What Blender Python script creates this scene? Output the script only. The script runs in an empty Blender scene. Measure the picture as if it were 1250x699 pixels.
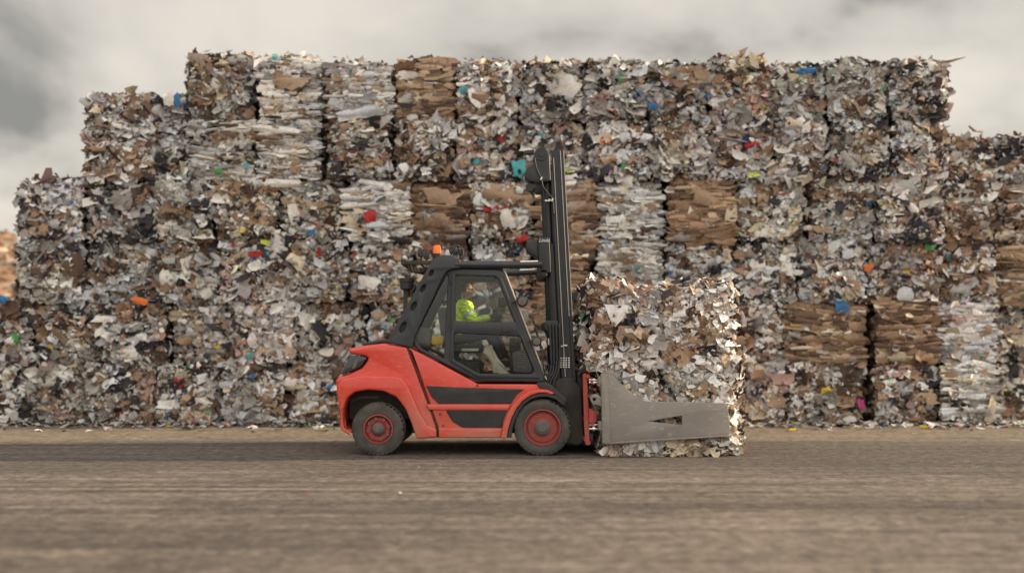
import bpy, bmesh, math, random
import numpy as np
from mathutils import Vector, Matrix
R = math.radians
random.seed(7)
C = bpy.context.scene.collection
scene = bpy.context.scene

# ------------------------------------------------------------------ camera, sky, sun, exposure
D, F, CH, HY = 14.0, 1176.0, 1.70, 414.2      # distance to the truck's near side, focal length (photo px), eye height, horizon row
cam = bpy.data.cameras.new('camera'); cam_o = bpy.data.objects.new('camera', cam); C.objects.link(cam_o)
cam_o.location = (0, -D, CH); cam_o.rotation_euler = (R(90), 0, 0)
cam.sensor_width = 36; cam.lens = 36 * F / 1250; cam.shift_y = (HY - 349.5) / 1250
cam.clip_end = 2000
cam.dof.use_dof = True; cam.dof.focus_distance = D + 0.25; cam.dof.aperture_fstop = 0.34
scene.camera = cam_o

SUN_EL, SUN_AZ = 15.0, 3.0                     # elevation; degrees behind the plane of the wall, sun on the right
w = bpy.data.worlds.new('World'); scene.world = w; w.use_nodes = True
nt = w.node_tree; nt.nodes.clear(); N = nt.nodes.new; L = nt.links.new
out = N('ShaderNodeOutputWorld'); bg = N('ShaderNodeBackground'); L(bg.outputs[0], out.inputs[0])
bg.inputs[1].default_value = 0.1
sky = N('ShaderNodeTexSky'); sky.sky_type = 'NISHITA'; sky.sun_disc = False
sky.sun_elevation = R(SUN_EL); sky.sun_rotation = R(90 - SUN_AZ); sky.dust_density = 3; sky.air_density = 1.2
tc = N('ShaderNodeTexCoord'); sep = N('ShaderNodeSeparateXYZ'); L(tc.outputs['Generated'], sep.inputs[0])
ad = N('ShaderNodeMath'); ad.operation = 'ADD'; ad.inputs[1].default_value = 0.42; L(sep.outputs[2], ad.inputs[0])
mx = N('ShaderNodeMath'); mx.operation = 'MAXIMUM'; mx.inputs[1].default_value = 0.1; L(ad.outputs[0], mx.inputs[0])
dx = N('ShaderNodeMath'); dx.operation = 'DIVIDE'; L(sep.outputs[0], dx.inputs[0]); L(mx.outputs[0], dx.inputs[1])
dy = N('ShaderNodeMath'); dy.operation = 'DIVIDE'; L(sep.outputs[1], dy.inputs[0]); L(mx.outputs[0], dy.inputs[1])
cmb = N('ShaderNodeCombineXYZ'); L(dx.outputs[0], cmb.inputs[0]); L(dy.outputs[0], cmb.inputs[1])
n1 = N('ShaderNodeTexNoise'); n1.inputs['Scale'].default_value = 1.9; n1.inputs['Detail'].default_value = 7
n1.inputs['Roughness'].default_value = 0.52; n1.inputs['Distortion'].default_value = 0.35
mp = N('ShaderNodeMapping'); mp.inputs['Location'].default_value = (7.9, 9.3, 0); L(cmb.outputs[0], mp.inputs[0]); L(mp.outputs[0], n1.inputs[0])
cr = N('ShaderNodeValToRGB'); L(n1.outputs[0], cr.inputs[0])
e = cr.color_ramp.elements
e[0].position = 0.38; e[0].color = (0.30, 0.28, 0.255, 1)
e[1].position = 0.60; e[1].color = (0.90, 0.82, 0.71, 1)
el = e.new(0.46); el.color = (0.66, 0.605, 0.53, 1)
el = e.new(0.54); el.color = (0.81, 0.745, 0.655, 1)
dt = N('ShaderNodeVectorMath'); dt.operation = 'DOT_PRODUCT'; L(tc.outputs['Generated'], dt.inputs[0]); dt.inputs[1].default_value = Vector((0.25, -0.62, 0.74)).normalized()
br = N('ShaderNodeMapRange'); br.interpolation_type = 'SMOOTHSTEP'; L(dt.outputs['Value'], br.inputs[0])
br.inputs[1].default_value = 0.1; br.inputs[2].default_value = 0.98; br.inputs[3].default_value = 4.5; br.inputs[4].default_value = 12.5
sc = N('ShaderNodeVectorMath'); sc.operation = 'SCALE'; L(br.outputs[0], sc.inputs['Scale']); L(cr.outputs[0], sc.inputs[0])
mixs = N('ShaderNodeMix'); mixs.data_type = 'RGBA'; mixs.inputs[0].default_value = 0.90
L(sky.outputs[0], mixs.inputs[6]); L(sc.outputs[0], mixs.inputs[7]); L(mixs.outputs[2], bg.inputs[0])

sl = bpy.data.lights.new('sun', 'SUN'); so = bpy.data.objects.new('sun', sl); C.objects.link(so)
sl.energy = 3.9; sl.angle = R(0.5); sl.color = (1.0, 0.78, 0.54)
sd = Vector((math.cos(R(SUN_EL)) * math.cos(R(SUN_AZ)), math.cos(R(SUN_EL)) * math.sin(R(SUN_AZ)), math.sin(R(SUN_EL))))
so.rotation_euler = sd.to_track_quat('Z', 'Y').to_euler(); so.location = (20, 0, 12)
vs = scene.view_settings
vs.view_transform = 'Standard'; vs.look = 'None'; vs.gamma = 1; vs.use_curve_mapping = False; vs.exposure = 1.08
scene.cycles.transparent_max_bounces = 16
scene.cycles.max_bounces = 6

# ------------------------------------------------------------------ helpers
def P(px, py, Y=0.0):
    k = (D + Y) / F
    return Vector(((px - 625) * k, Y, CH + (HY - py) * k))

def root_of(o):
    while o.parent is not None: o = o.parent
    return o

def tag(o, label=None, cat=None, group=None, kind=None):
    if label: o['label'] = label
    if cat: o['category'] = cat
    if group: o['group'] = group
    if kind: o['kind'] = kind
    return o

def thing(name, label, cat, loc, group=None):
    o = bpy.data.objects.new(name, None); C.objects.link(o); o.location = loc; o.empty_display_size = 0.2
    return tag(o, label, cat, group)

def link_mesh(name, me, mat, parent=None, smooth=False):
    if mat is not None:
        me.materials.clear(); me.materials.append(mat)
    o = bpy.data.objects.new(name, me); C.objects.link(o)
    if parent is not None:
        me.transform(Matrix.Translation(-root_of(parent).location)); o.parent = parent
    if smooth: me.shade_smooth()
    return o

def bm_obj(name, bm, mat, parent=None, smooth=False, autosmooth=None):
    me = bpy.data.meshes.new(name); bm.normal_update(); bm.to_mesh(me); bm.free()
    if autosmooth is not None:
        me.shade_smooth()
        me.set_sharp_from_angle(angle=R(autosmooth))
    return link_mesh(name, me, mat, parent, smooth)

def rnd(pts, r, n=5):
    """round the corners of a polygon; r one radius or a list"""
    res = []; m = len(pts)
    for i, p in enumerate(pts):
        rr = r[i] if isinstance(r, (list, tuple)) else r
        p = Vector(p); a = Vector(pts[i - 1]); b = Vector(pts[(i + 1) % m])
        da, db = (a - p), (b - p)
        la, lb = da.length, db.length
        q = min(rr, la * 0.48, lb * 0.48)
        if q < 0.05: res.append(tuple(p)); continue
        s, t = p + da.normalized() * q, p + db.normalized() * q
        for k in range(n + 1):
            u = k / n
            res.append(tuple(s * (1 - u) ** 2 + p * 2 * u * (1 - u) + t * u * u))
    return res

def ell(cx, cy, rx, ry, rot=0, n=20):
    c, s = math.cos(rot), math.sin(rot)
    return [(cx + rx * math.cos(t) * c - ry * math.sin(t) * s, cy + rx * math.cos(t) * s + ry * math.sin(t) * c)
            for t in [2 * math.pi * k / n for k in range(n)]]

def prof_mesh(outer, Y0, Y1, holes=(), bev=0.0, mapf=None):
    """a side profile traced in photo pixels at the plane Y0, given real thickness Y0..Y1"""
    mapf = mapf or (lambda p: P(p[0], p[1], Y0))
    cu = bpy.data.curves.new('tmp', 'CURVE'); cu.dimensions = '2D'; cu.fill_mode = 'BOTH'
    for loop in [outer, *holes]:
        sp = cu.splines.new('POLY'); sp.points.add(len(loop) - 1); sp.use_cyclic_u = True
        for k, p in enumerate(loop):
            v = mapf(p); sp.points[k].co = (v.x, v.z, 0, 1)
    cu.extrude = max(0.0005, (Y1 - Y0) / 2 - bev)
    if bev: cu.bevel_depth = bev; cu.bevel_resolution = 2; cu.offset = -bev
    o = bpy.data.objects.new('tmp', cu); C.objects.link(o)
    dg = bpy.context.evaluated_depsgraph_get()
    me = bpy.data.meshes.new_from_object(o.evaluated_get(dg))
    bpy.data.objects.remove(o); bpy.data.curves.remove(cu)
    ym = (Y0 + Y1) / 2
    me.transform(Matrix(((1, 0, 0, 0), (0, 0, -1, ym), (0, 1, 0, 0), (0, 0, 0, 1))))
    return me

def join_meshes(name, mes):
    bm = bmesh.new()
    for m in mes: bm.from_mesh(m); bpy.data.meshes.remove(m)
    me = bpy.data.meshes.new(name); bm.to_mesh(me); bm.free()
    return me

def prof(name, outer, Y0, Y1, mat, parent, holes=(), bev=0.0, mapf=None, sharp=35):
    return fin(name, prof_mesh(outer, Y0, Y1, holes, bev, mapf), mat, parent, sharp)

def fin(name, me, mat, parent, sharp=35):
    bm = bmesh.new(); bm.from_mesh(me); bmesh.ops.remove_doubles(bm, verts=bm.verts, dist=1e-5); bm.to_mesh(me); bm.free()
    me.name = name; me.shade_smooth(); me.set_sharp_from_angle(angle=R(sharp))
    return link_mesh(name, me, mat, parent)

def add_box(bm, lo, hi, bev=0.0, rot=None, seg=2):
    lo, hi = Vector(lo), Vector(hi); c = (lo + hi) / 2; s = hi - lo
    M = Matrix.Translation(c)
    if rot is not None: M = M @ rot.to_4x4()
    M = M @ Matrix.Diagonal((*s, 1))
    g = bmesh.ops.create_cube(bm, size=1, matrix=M)
    if bev:
        ed = list({e for v in g['verts'] for e in v.link_edges})
        bmesh.ops.bevel(bm, geom=ed, offset=bev, segments=seg, affect='EDGES', profile=0.6)

def add_tube(bm, pts, r, n=10, caps=True):
    pts = [Vector(p) for p in pts]; rings = []
    up = Vector((0, 0, 1))
    for i, p in enumerate(pts):
        d = (pts[min(i + 1, len(pts) - 1)] - pts[max(i - 1, 0)]).normalized()
        a = d.cross(up)
        if a.length < 0.05: a = d.cross(Vector((1, 0, 0)))
        a.normalize(); b = d.cross(a).normalized()
        rr = r[i] if isinstance(r, (list, tuple)) else r
        rings.append([bm.verts.new(p + a * rr * math.cos(2 * math.pi * k / n) + b * rr * math.sin(2 * math.pi * k / n)) for k in range(n)])
    for i in range(len(rings) - 1):
        for k in range(n):
            bm.faces.new((rings[i][k], rings[i][(k + 1) % n], rings[i + 1][(k + 1) % n], rings[i + 1][k]))
    if caps:
        bm.faces.new(rings[0][::-1]); bm.faces.new(rings[-1])

def smooth_path(pts, n=6):
    pts = [Vector(p) for p in pts]; q = [pts[0]] + pts + [pts[-1]]; res = []
    for i in range(1, len(q) - 2):
        for k in range(n):
            t = k / n
            res.append(0.5 * ((2 * q[i]) + (q[i + 1] - q[i - 1]) * t + (2 * q[i - 1] - 5 * q[i] + 4 * q[i + 1] - q[i + 2]) * t * t
                              + (-q[i - 1] + 3 * q[i] - 3 * q[i + 1] + q[i + 2]) * t ** 3))
    res.append(pts[-1]); return res

def add_lathe(bm, prof_, c, n=48, cap=True):
    """revolve (radius, y offset) pairs about the Y axis through c"""
    rings = []
    for r, y in prof_:
        rings.append([bm.verts.new((c[0] + r * math.cos(2 * math.pi * k / n), c[1] + y, c[2] + r * math.sin(2 * math.pi * k / n))) for k in range(n)])
    for i in range(len(rings) - 1):
        for k in range(n):
            bm.faces.new((rings[i][k], rings[i][(k + 1) % n], rings[i + 1][(k + 1) % n], rings[i + 1][k]))
    if cap and prof_[0][0] > 0: bm.faces.new(rings[0][::-1])
    if cap and prof_[-1][0] > 0: bm.faces.new(rings[-1])
    bmesh.ops.remove_doubles(bm, verts=bm.verts, dist=1e-5)

def add_ball(bm, c, r, seg=16, sc=(1, 1, 1)):
    bmesh.ops.create_uvsphere(bm, u_segments=seg, v_segments=seg // 2 + 2, radius=r,
                              matrix=Matrix.Translation(c) @ Matrix.Diagonal((*sc, 1)))

# ------------------------------------------------------------------ materials
def pmat(name, col, rough=0.6, metal=0.0, dust=0.0, dust_col=(0.26, 0.205, 0.155), nscale=6.0, bump=0.0, bscale=40, var=0.12,
         dust_low=None, coat=0.0, scratch=0.0):
    m = bpy.data.materials.new(name); m.use_nodes = True; t = m.node_tree; n = t.nodes; l = t.links
    b = n['Principled BSDF']; b.inputs['Roughness'].default_value = rough; b.inputs['Metallic'].default_value = metal
    if coat: b.inputs['Coat Weight'].default_value = coat; b.inputs['Coat Roughness'].default_value = 0.25
    tcn = n.new('ShaderNodeTexCoord')
    no = n.new('ShaderNodeTexNoise'); no.inputs['Scale'].default_value = nscale; no.inputs['Detail'].default_value = 8; no.inputs['Roughness'].default_value = 0.65
    l.new(tcn.outputs['Object'], no.inputs[0])
    mr = n.new('ShaderNodeMapRange'); mr.inputs[1].default_value = 0.3; mr.inputs[2].default_value = 0.7
    mr.inputs[3].default_value = 1 - var; mr.inputs[4].default_value = 1 + var; l.new(no.outputs[0], mr.inputs[0])
    sc_ = n.new('ShaderNodeVectorMath'); sc_.operation = 'SCALE'; sc_.inputs[0].default_value = col; l.new(mr.outputs[0], sc_.inputs['Scale'])
    colr = sc_.outputs[0]
    if scratch:
        s2 = n.new('ShaderNodeTexNoise'); s2.inputs['Scale'].default_value = 14; s2.inputs['Detail'].default_value = 6
        mpn = n.new('ShaderNodeMapping'); mpn.inputs['Scale'].default_value = (0.6, 1, 2.2); l.new(tcn.outputs['Object'], mpn.inputs[0]); l.new(mpn.outputs[0], s2.inputs[0])
        m2 = n.new('ShaderNodeMapRange'); m2.inputs[1].default_value = 0.56; m2.inputs[2].default_value = 0.68; m2.inputs[4].default_value = scratch; l.new(s2.outputs[0], m2.inputs[0])
        mm = n.new('ShaderNodeMix'); mm.data_type = 'RGBA'; l.new(m2.outputs[0], mm.inputs[0]); l.new(colr, mm.inputs[6]); mm.inputs[7].default_value = (0.55, 0.52, 0.48, 1)
        colr = mm.outputs[2]
    if dust:
        n2 = n.new('ShaderNodeTexNoise'); n2.inputs['Scale'].default_value = nscale * 0.5; n2.inputs['Detail'].default_value = 10; n2.inputs['Roughness'].default_value = 0.75
        l.new(tcn.outputs['Object'], n2.inputs[0])
        m2 = n.new('ShaderNodeMapRange'); m2.inputs[1].default_value = 0.35; m2.inputs[2].default_value = 0.75; m2.inputs[4].default_value = dust
        l.new(n2.outputs[0], m2.inputs[0]); f = m2.outputs[0]
        if dust_low:                     # road dirt thrown up on the lower part of the machine
            sp_ = n.new('ShaderNodeSeparateXYZ'); l.new(tcn.outputs['Object'], sp_.inputs[0])
            m3 = n.new('ShaderNodeMapRange'); m3.inputs[1].default_value = dust_low[1]; m3.inputs[2].default_value = dust_low[0]
            m3.inputs[3].default_value = 0; m3.inputs[4].default_value = dust_low[2]; l.new(sp_.outputs[2], m3.inputs[0])
            mu = n.new('ShaderNodeMath'); mu.operation = 'MULTIPLY'; l.new(m3.outputs[0], mu.inputs[0])
            m4 = n.new('ShaderNodeMapRange'); m4.inputs[1].default_value = 0.3; m4.inputs[2].default_value = 0.62; l.new(n2.outputs[0], m4.inputs[0]); l.new(m4.outputs[0], mu.inputs[1])
            a2 = n.new('ShaderNodeMath'); a2.operation = 'ADD'; a2.use_clamp = True; l.new(f, a2.inputs[0]); l.new(mu.outputs[0], a2.inputs[1]); f = a2.outputs[0]
        mm = n.new('ShaderNodeMix'); mm.data_type = 'RGBA'; l.new(f, mm.inputs[0]); l.new(colr, mm.inputs[6]); mm.inputs[7].default_value = (*dust_col, 1)
        colr = mm.outputs[2]
        rr = n.new('ShaderNodeMapRange'); rr.inputs[3].default_value = rough; rr.inputs[4].default_value = 0.9; l.new(f, rr.inputs[0]); l.new(rr.outputs[0], b.inputs['Roughness'])
    l.new(colr, b.inputs['Base Color'])
    if bump:
        n3 = n.new('ShaderNodeTexNoise'); n3.inputs['Scale'].default_value = bscale; n3.inputs['Detail'].default_value = 4; l.new(tcn.outputs['Object'], n3.inputs[0])
        bp = n.new('ShaderNodeBump'); bp.inputs['Strength'].default_value = bump; bp.inputs['Distance'].default_value = 0.02
        l.new(n3.outputs[0], bp.inputs['Height']); l.new(bp.outputs[0], b.inputs['Normal'])
    return m

def paper_mat(name, bump=0.25):
    m = bpy.data.materials.new(name); m.use_nodes = True; t = m.node_tree; n = t.nodes; l = t.links
    b = n['Principled BSDF']; b.inputs['Roughness'].default_value = 0.78; b.inputs['Specular IOR Level'].default_value = 0.3
    at = n.new('ShaderNodeAttribute'); at.attribute_name = 'paper'
    tcn = n.new('ShaderNodeTexCoord')
    no = n.new('ShaderNodeTexNoise'); no.inputs['Scale'].default_value = 22; no.inputs['Detail'].default_value = 5; no.inputs['Roughness'].default_value = 0.7
    l.new(tcn.outputs['Object'], no.inputs[0])
    mr = n.new('ShaderNodeMapRange'); mr.inputs[1].default_value = 0.3; mr.inputs[2].default_value = 0.66; mr.inputs[3].default_value = 0.66; mr.inputs[4].default_value = 1.06
    l.new(no.outputs[0], mr.inputs[0])
    sc_ = n.new('ShaderNodeVectorMath'); sc_.operation = 'SCALE'; l.new(at.outputs['Color'], sc_.inputs[0]); l.new(mr.outputs[0], sc_.inputs['Scale'])
    l.new(sc_.outputs[0], b.inputs['Base Color'])
    bp = n.new('ShaderNodeBump'); bp.inputs['Strength'].default_value = bump; bp.inputs['Distance'].default_value = 0.03
    l.new(no.outputs[0], bp.inputs['Height']); l.new(bp.outputs[0], b.inputs['Normal'])
    return m

M = {}
M['paper'] = paper_mat('waste_paper')
M['red'] = pmat('red_paint', (0.60, 0.038, 0.020), 0.36, dust=0.16, nscale=4, var=0.07, dust_low=(0.25, 1.0, 0.6), coat=0.4, scratch=0.10)
M['red_wheel'] = pmat('red_rim_paint', (0.34, 0.035, 0.030), 0.6, dust=0.85, dust_col=(0.11, 0.085, 0.075), nscale=9, var=0.1)
M['red_frame'] = pmat('red_clamp_paint', (0.36, 0.028, 0.025), 0.5, dust=0.5, nscale=9, var=0.15)
M['black'] = pmat('charcoal_paint', (0.012, 0.017, 0.026), 0.42, dust=0.05, nscale=4, var=0.15, coat=0.15)
M['blackpl'] = pmat('black_plastic', (0.014, 0.017, 0.021), 0.55, dust=0.09, nscale=8, bump=0.1)
M['dark'] = pmat('grimy_black_metal', (0.012, 0.012, 0.013), 0.7, dust=0.22, nscale=7)
M['mast'] = pmat('mast_black_paint', (0.0065, 0.009, 0.014), 0.40, dust=0.035, nscale=6, var=0.2)
M['tyre'] = pmat('tyre_rubber', (0.030, 0.029, 0.028), 0.85, dust=0.75, dust_col=(0.15, 0.135, 0.12), nscale=5, bump=0.3, bscale=30)
M['steel'] = pmat('worn_steel', (0.25, 0.232, 0.218), 0.45, metal=0.4, dust=0.55, nscale=3.0, var=0.22, scratch=0.30, bump=0.05, bscale=25, dust_col=(0.17, 0.15, 0.13))
M['chrome'] = pmat('bright_rod', (0.7, 0.69, 0.67), 0.22, metal=0.9, var=0.03)
M['grease'] = pmat('greased_rail_edge', (0.42, 0.38, 0.33), 0.4, metal=0.5, var=0.15)
M['hub'] = pmat('hub_grey', (0.10, 0.10, 0.10), 0.6, metal=0.3, dust=0.4, nscale=14)
M['white'] = pmat('white_marking', (0.72, 0.72, 0.70), 0.6, var=0.08)
M['seat'] = pmat('seat_grey_cloth', (0.10, 0.10, 0.10), 0.85)
M['yellow'] = pmat('yellow_plastic', (0.75, 0.42, 0.02), 0.5)
M['skin'] = pmat('skin', (0.36, 0.18, 0.11), 0.55, var=0.06)
M['hair'] = pmat('dark_hair', (0.035, 0.022, 0.016), 0.8)
M['hivis'] = pmat('hi_vis_yellow_cloth', (0.62, 0.86, 0.06), 0.75, var=0.08, bump=0.3, bscale=12)
M['reflective'] = pmat('reflective_tape', (0.55, 0.56, 0.55), 0.4, metal=0.3)
M['trousers'] = pmat('navy_trousers', (0.03, 0.035, 0.06), 0.9)
M['orange_lens'] = pmat('orange_beacon_lens', (0.95, 0.20, 0.02), 0.25, var=0.05)
M['lamp_lens'] = pmat('dark_tail_lens', (0.025, 0.028, 0.036), 0.12, var=0.1, coat=0.6)
M['sheet'] = pmat('crumpled_sheet', (0.62, 0.55, 0.47), 0.8, bump=0.3)
M['wire'] = pmat('binding_wire', (0.05, 0.045, 0.04), 0.6, metal=0.5)

def glass_mat():
    m = bpy.data.materials.new('cab_glass'); m.use_nodes = True; t = m.node_tree; n = t.nodes; l = t.links
    n.remove(n['Principled BSDF'])
    tr = n.new('ShaderNodeBsdfTransparent'); tr.inputs[0].default_value = (0.88, 0.91, 0.90, 1)
    gl = n.new('ShaderNodeBsdfGlossy'); gl.inputs['Roughness'].default_value = 0.03; gl.inputs[0].default_value = (0.9, 0.9, 0.9, 1)
    fr = n.new('ShaderNodeFresnel'); fr.inputs[0].default_value = 1.3
    mxs = n.new('ShaderNodeMixShader'); l.new(fr.outputs[0], mxs.inputs[0]); l.new(tr.outputs[0], mxs.inputs[1]); l.new(gl.outputs[0], mxs.inputs[2])
    l.new(mxs.outputs[0], n['Material Output'].inputs[0]); return m
M['glass'] = glass_mat()

def ground_mat():
    m = bpy.data.materials.new('dusty_yard_ground'); m.use_nodes = True; t = m.node_tree; n = t.nodes; l = t.links
    b = n['Principled BSDF']; b.inputs['Roughness'].default_value = 0.92; b.inputs['Specular IOR Level'].default_value = 0.2
    tcn = n.new('ShaderNodeTexCoord')
    def noise(scale, det, rough, mapscale=(1, 1, 1), dist=0.0, loc=(0, 0, 0)):
        mpn = n.new('ShaderNodeMapping'); mpn.inputs['Scale'].default_value = mapscale; mpn.inputs['Location'].default_value = loc
        no = n.new('ShaderNodeTexNoise'); no.inputs['Scale'].default_value = scale; no.inputs['Detail'].default_value = det
        no.inputs['Roughness'].default_value = rough; no.inputs['Distortion'].default_value = dist
        l.new(tcn.outputs['Object'], mpn.inputs[0]); l.new(mpn.outputs[0], no.inputs[0]); return no.outputs[0]
    def ramp(src, a, b_, lo=0.0, hi=1.0):
        mr = n.new('ShaderNodeMapRange'); mr.inputs[1].default_value = a; mr.inputs[2].default_value = b_; mr.inputs[3].default_value = lo; mr.inputs[4].default_value = hi
        l.new(src, mr.inputs[0]); return mr.outputs[0]
    def mix(f, a, b_):
        mm = n.new('ShaderNodeMix'); mm.data_type = 'RGBA'
        l.new(f, mm.inputs[0])
        for k, v in ((6, a), (7, b_)):
            if isinstance(v, tuple): mm.inputs[k].default_value = (*v, 1)
            else: l.new(v, mm.inputs[k])
        return mm.outputs[2]
    def mulc(c, f):
        s = n.new('ShaderNodeVectorMath'); s.operation = 'SCALE'; l.new(c, s.inputs[0]); l.new(f, s.inputs['Scale']); return s.outputs[0]
    big = noise(0.35, 6, 0.6, (0.35, 1, 1), 0.6)
    tracks = noise(1.3, 8, 0.62, (0.12, 1.5, 1), 0.5, (4, 2, 0))
    grit = noise(16, 6, 0.75, (0.6, 1, 1))
    fine = noise(70, 3, 0.6)
    c = mix(ramp(big, 0.38, 0.62), (0.118, 0.101, 0.091), (0.205, 0.174, 0.150))
    c = mix(ramp(tracks, 0.46, 0.66, 0, 0.75), c, (0.125, 0.108, 0.095))
    c = mix(ramp(tracks, 0.42, 0.30, 0, 0.5), c, (0.31, 0.265, 0.222))
    fin_ = noise(1.0, 6, 0.6, (0.05, 4.5, 1), 0.4, (1, 7, 0))
    c = mix(ramp(fin_, 0.52, 0.62, 0, 0.7), c, (0.085, 0.076, 0.070))
    c = mix(ramp(fin_, 0.44, 0.34, 0, 0.65), c, (0.30, 0.26, 0.22))
    # sandy strip along the foot of the wall
    sp_ = n.new('ShaderNodeSeparateXYZ'); l.new(tcn.outputs['Object'], sp_.inputs[0])
    add = n.new('ShaderNodeMath'); add.operation = 'MULTIPLY_ADD'; l.new(big, add.inputs[0]); add.inputs[1].default_value = 2.2; l.new(sp_.outputs[1], add.inputs[2])
    c = mix(ramp(add.outputs[0], 2.9, 3.9, 0, 0.6), c, (0.25, 0.21, 0.155))
    mott = noise(4.2, 7, 0.72, (0.55, 1.15, 1), 0.8, (7, 1, 0))
    c = mulc(c, ramp(mott, 0.34, 0.66, 0.66, 1.30))
    # tyre-worn band, painted darker to widen and deepen the truck's shadow
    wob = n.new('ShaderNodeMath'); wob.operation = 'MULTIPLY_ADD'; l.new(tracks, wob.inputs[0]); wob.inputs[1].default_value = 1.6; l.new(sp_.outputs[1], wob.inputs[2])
    worn_shade = n.new('ShaderNodeMath'); worn_shade.operation = 'MULTIPLY'; l.new(ramp(wob.outputs[0], -1.3, -0.5), worn_shade.inputs[0]); l.new(ramp(wob.outputs[0], 3.1, 2.5), worn_shade.inputs[1])
    lf = n.new('ShaderNodeMath'); lf.operation = 'MULTIPLY'; lf.inputs[1].default_value = 0.62; l.new(worn_shade.outputs[0], lf.inputs[0])
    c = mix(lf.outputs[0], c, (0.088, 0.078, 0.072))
    m3_ = noise(9.5, 5, 0.65, (0.8, 1, 1), 0.3, (2, 9, 0))
    c = mulc(c, ramp(m3_, 0.36, 0.64, 0.70, 1.28))
    c = mulc(c, ramp(grit, 0.32, 0.68, 0.62, 1.38))
    pebb = noise(26, 2, 0.5, (0.7, 1, 1), 0, (1, 5, 0))
    c = mix(ramp(pebb, 0.68, 0.74, 0, 0.6), c, (0.42, 0.38, 0.33))
    c = mulc(c, ramp(fine, 0.3, 0.7, 0.82, 1.18))
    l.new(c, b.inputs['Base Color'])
    bp = n.new('ShaderNodeBump'); bp.inputs['Strength'].default_value = 0.8; bp.inputs['Distance'].default_value = 0.035
    am = n.new('ShaderNodeMath'); am.operation = 'ADD'; l.new(grit, am.inputs[0]); l.new(mott, am.inputs[1])
    l.new(am.outputs[0], bp.inputs['Height']); l.new(bp.outputs[0], b.inputs['Normal'])
    return m
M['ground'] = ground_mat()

# ------------------------------------------------------------------ ground
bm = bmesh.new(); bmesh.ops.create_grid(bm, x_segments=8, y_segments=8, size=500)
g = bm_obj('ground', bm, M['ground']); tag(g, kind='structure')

# ------------------------------------------------------------------ paper bales
PAL = {
 'white': (0.80, 0.77, 0.73), 'cool': (0.64, 0.66, 0.70), 'lgrey': (0.44, 0.43, 0.42), 'news': (0.33, 0.305, 0.29),
 'kraft': (0.31, 0.205, 0.135), 'klight': (0.43, 0.305, 0.21), 'kdark': (0.125, 0.078, 0.058), 'dgrey': (0.045, 0.042, 0.050),
 'cream': (0.62, 0.53, 0.40), 'pinkish': (0.48, 0.33, 0.30), 'navy': (0.03, 0.05, 0.13), 'blue': (0.05, 0.20, 0.46),
 'teal': (0.09, 0.40, 0.44), 'red': (0.50, 0.04, 0.04), 'yellow': (0.70, 0.52, 0.06), 'green': (0.08, 0.33, 0.10),
 'orange': (0.75, 0.20, 0.05), 'lime': (0.55, 0.65, 0.06), 'magenta': (0.45, 0.06, 0.22)}
PK = list(PAL); PV = np.array([PAL[k] for k in PK])
def weights(**kw):
    a = np.array([kw.get(k, 0.0) for k in PK]); return a / a.sum()
COLS = dict(navy=.024, blue=.011, teal=.009, red=.010, yellow=.005, green=.005, orange=.004, lime=.002, magenta=.004)
W = {
 'mixed': weights(white=.24, cool=.14, lgrey=.15, news=.11, kraft=.08, klight=.045, kdark=.09, dgrey=.13, cream=.07, pinkish=.035, **COLS),
 'grey':  weights(white=.15, cool=.13, lgrey=.18, news=.15, kraft=.07, klight=.02, kdark=.12, dgrey=.19, cream=.04, pinkish=.03, **COLS),  # greyer, darker mix, mostly used towards the ends of the wall
 'brownmix': weights(white=.18, cool=.09, lgrey=.12, news=.08, kraft=.20, klight=.10, kdark=.17, dgrey=.10, cream=.05, pinkish=.04, **COLS),
 'card':  weights(white=.02, lgrey=.02, news=.04, kraft=.50, klight=.16, kdark=.20, dgrey=.02, cream=.03),
 'white': weights(white=.36, cool=.20, lgrey=.16, news=.08, kraft=.04, kdark=.03, dgrey=.03, cream=.08, teal=.02, green=.006),
 'held':  weights(white=.34, cool=.09, lgrey=.13, news=.09, kraft=.16, klight=.13, kdark=.09, dgrey=.08, cream=.10, pinkish=.02, navy=.004, blue=.005, green=.012, teal=.006, red=.008),
}

class Acc:
    def __init__(s): s.v = []; s.f = []; s.c = []; s.n = 0
    def add(s, v, f, c):
        s.v.append(v); s.f.append(f + s.n); s.c.append(c); s.n += len(v)
    def mesh(s, name, off=(0, 0, 0)):
        v = np.concatenate(s.v) - np.array(off); f = np.concatenate(s.f); c = np.concatenate(s.c)
        me = bpy.data.meshes.new(name)
        me.vertices.add(len(v)); me.vertices.foreach_set('co', v.astype(np.float32).ravel())
        me.loops.add(f.size); me.loops.foreach_set('vertex_index', f.astype(np.int32).ravel())
        me.polygons.add(len(f)); me.polygons.foreach_set('loop_start', np.arange(0, f.size, 4, dtype=np.int32))
        me.update(calc_edges=True)
        a = me.attributes.new('paper', 'FLOAT_COLOR', 'POINT')
        a.data.foreach_set('color', np.concatenate([c, np.ones((len(c), 1))], 1).astype(np.float32).ravel())
        return me

def grid_faces(N_, nu, nv):
    i = np.arange(nu - 1)[:, None] * nv + np.arange(nv - 1)[None, :]
    q = np.stack([i, i + nv, i + nv + 1, i + 1], -1).reshape(-1, 4)
    return (q[None] + (np.arange(N_) * nu * nv)[:, None, None]).reshape(-1, 4)

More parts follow.
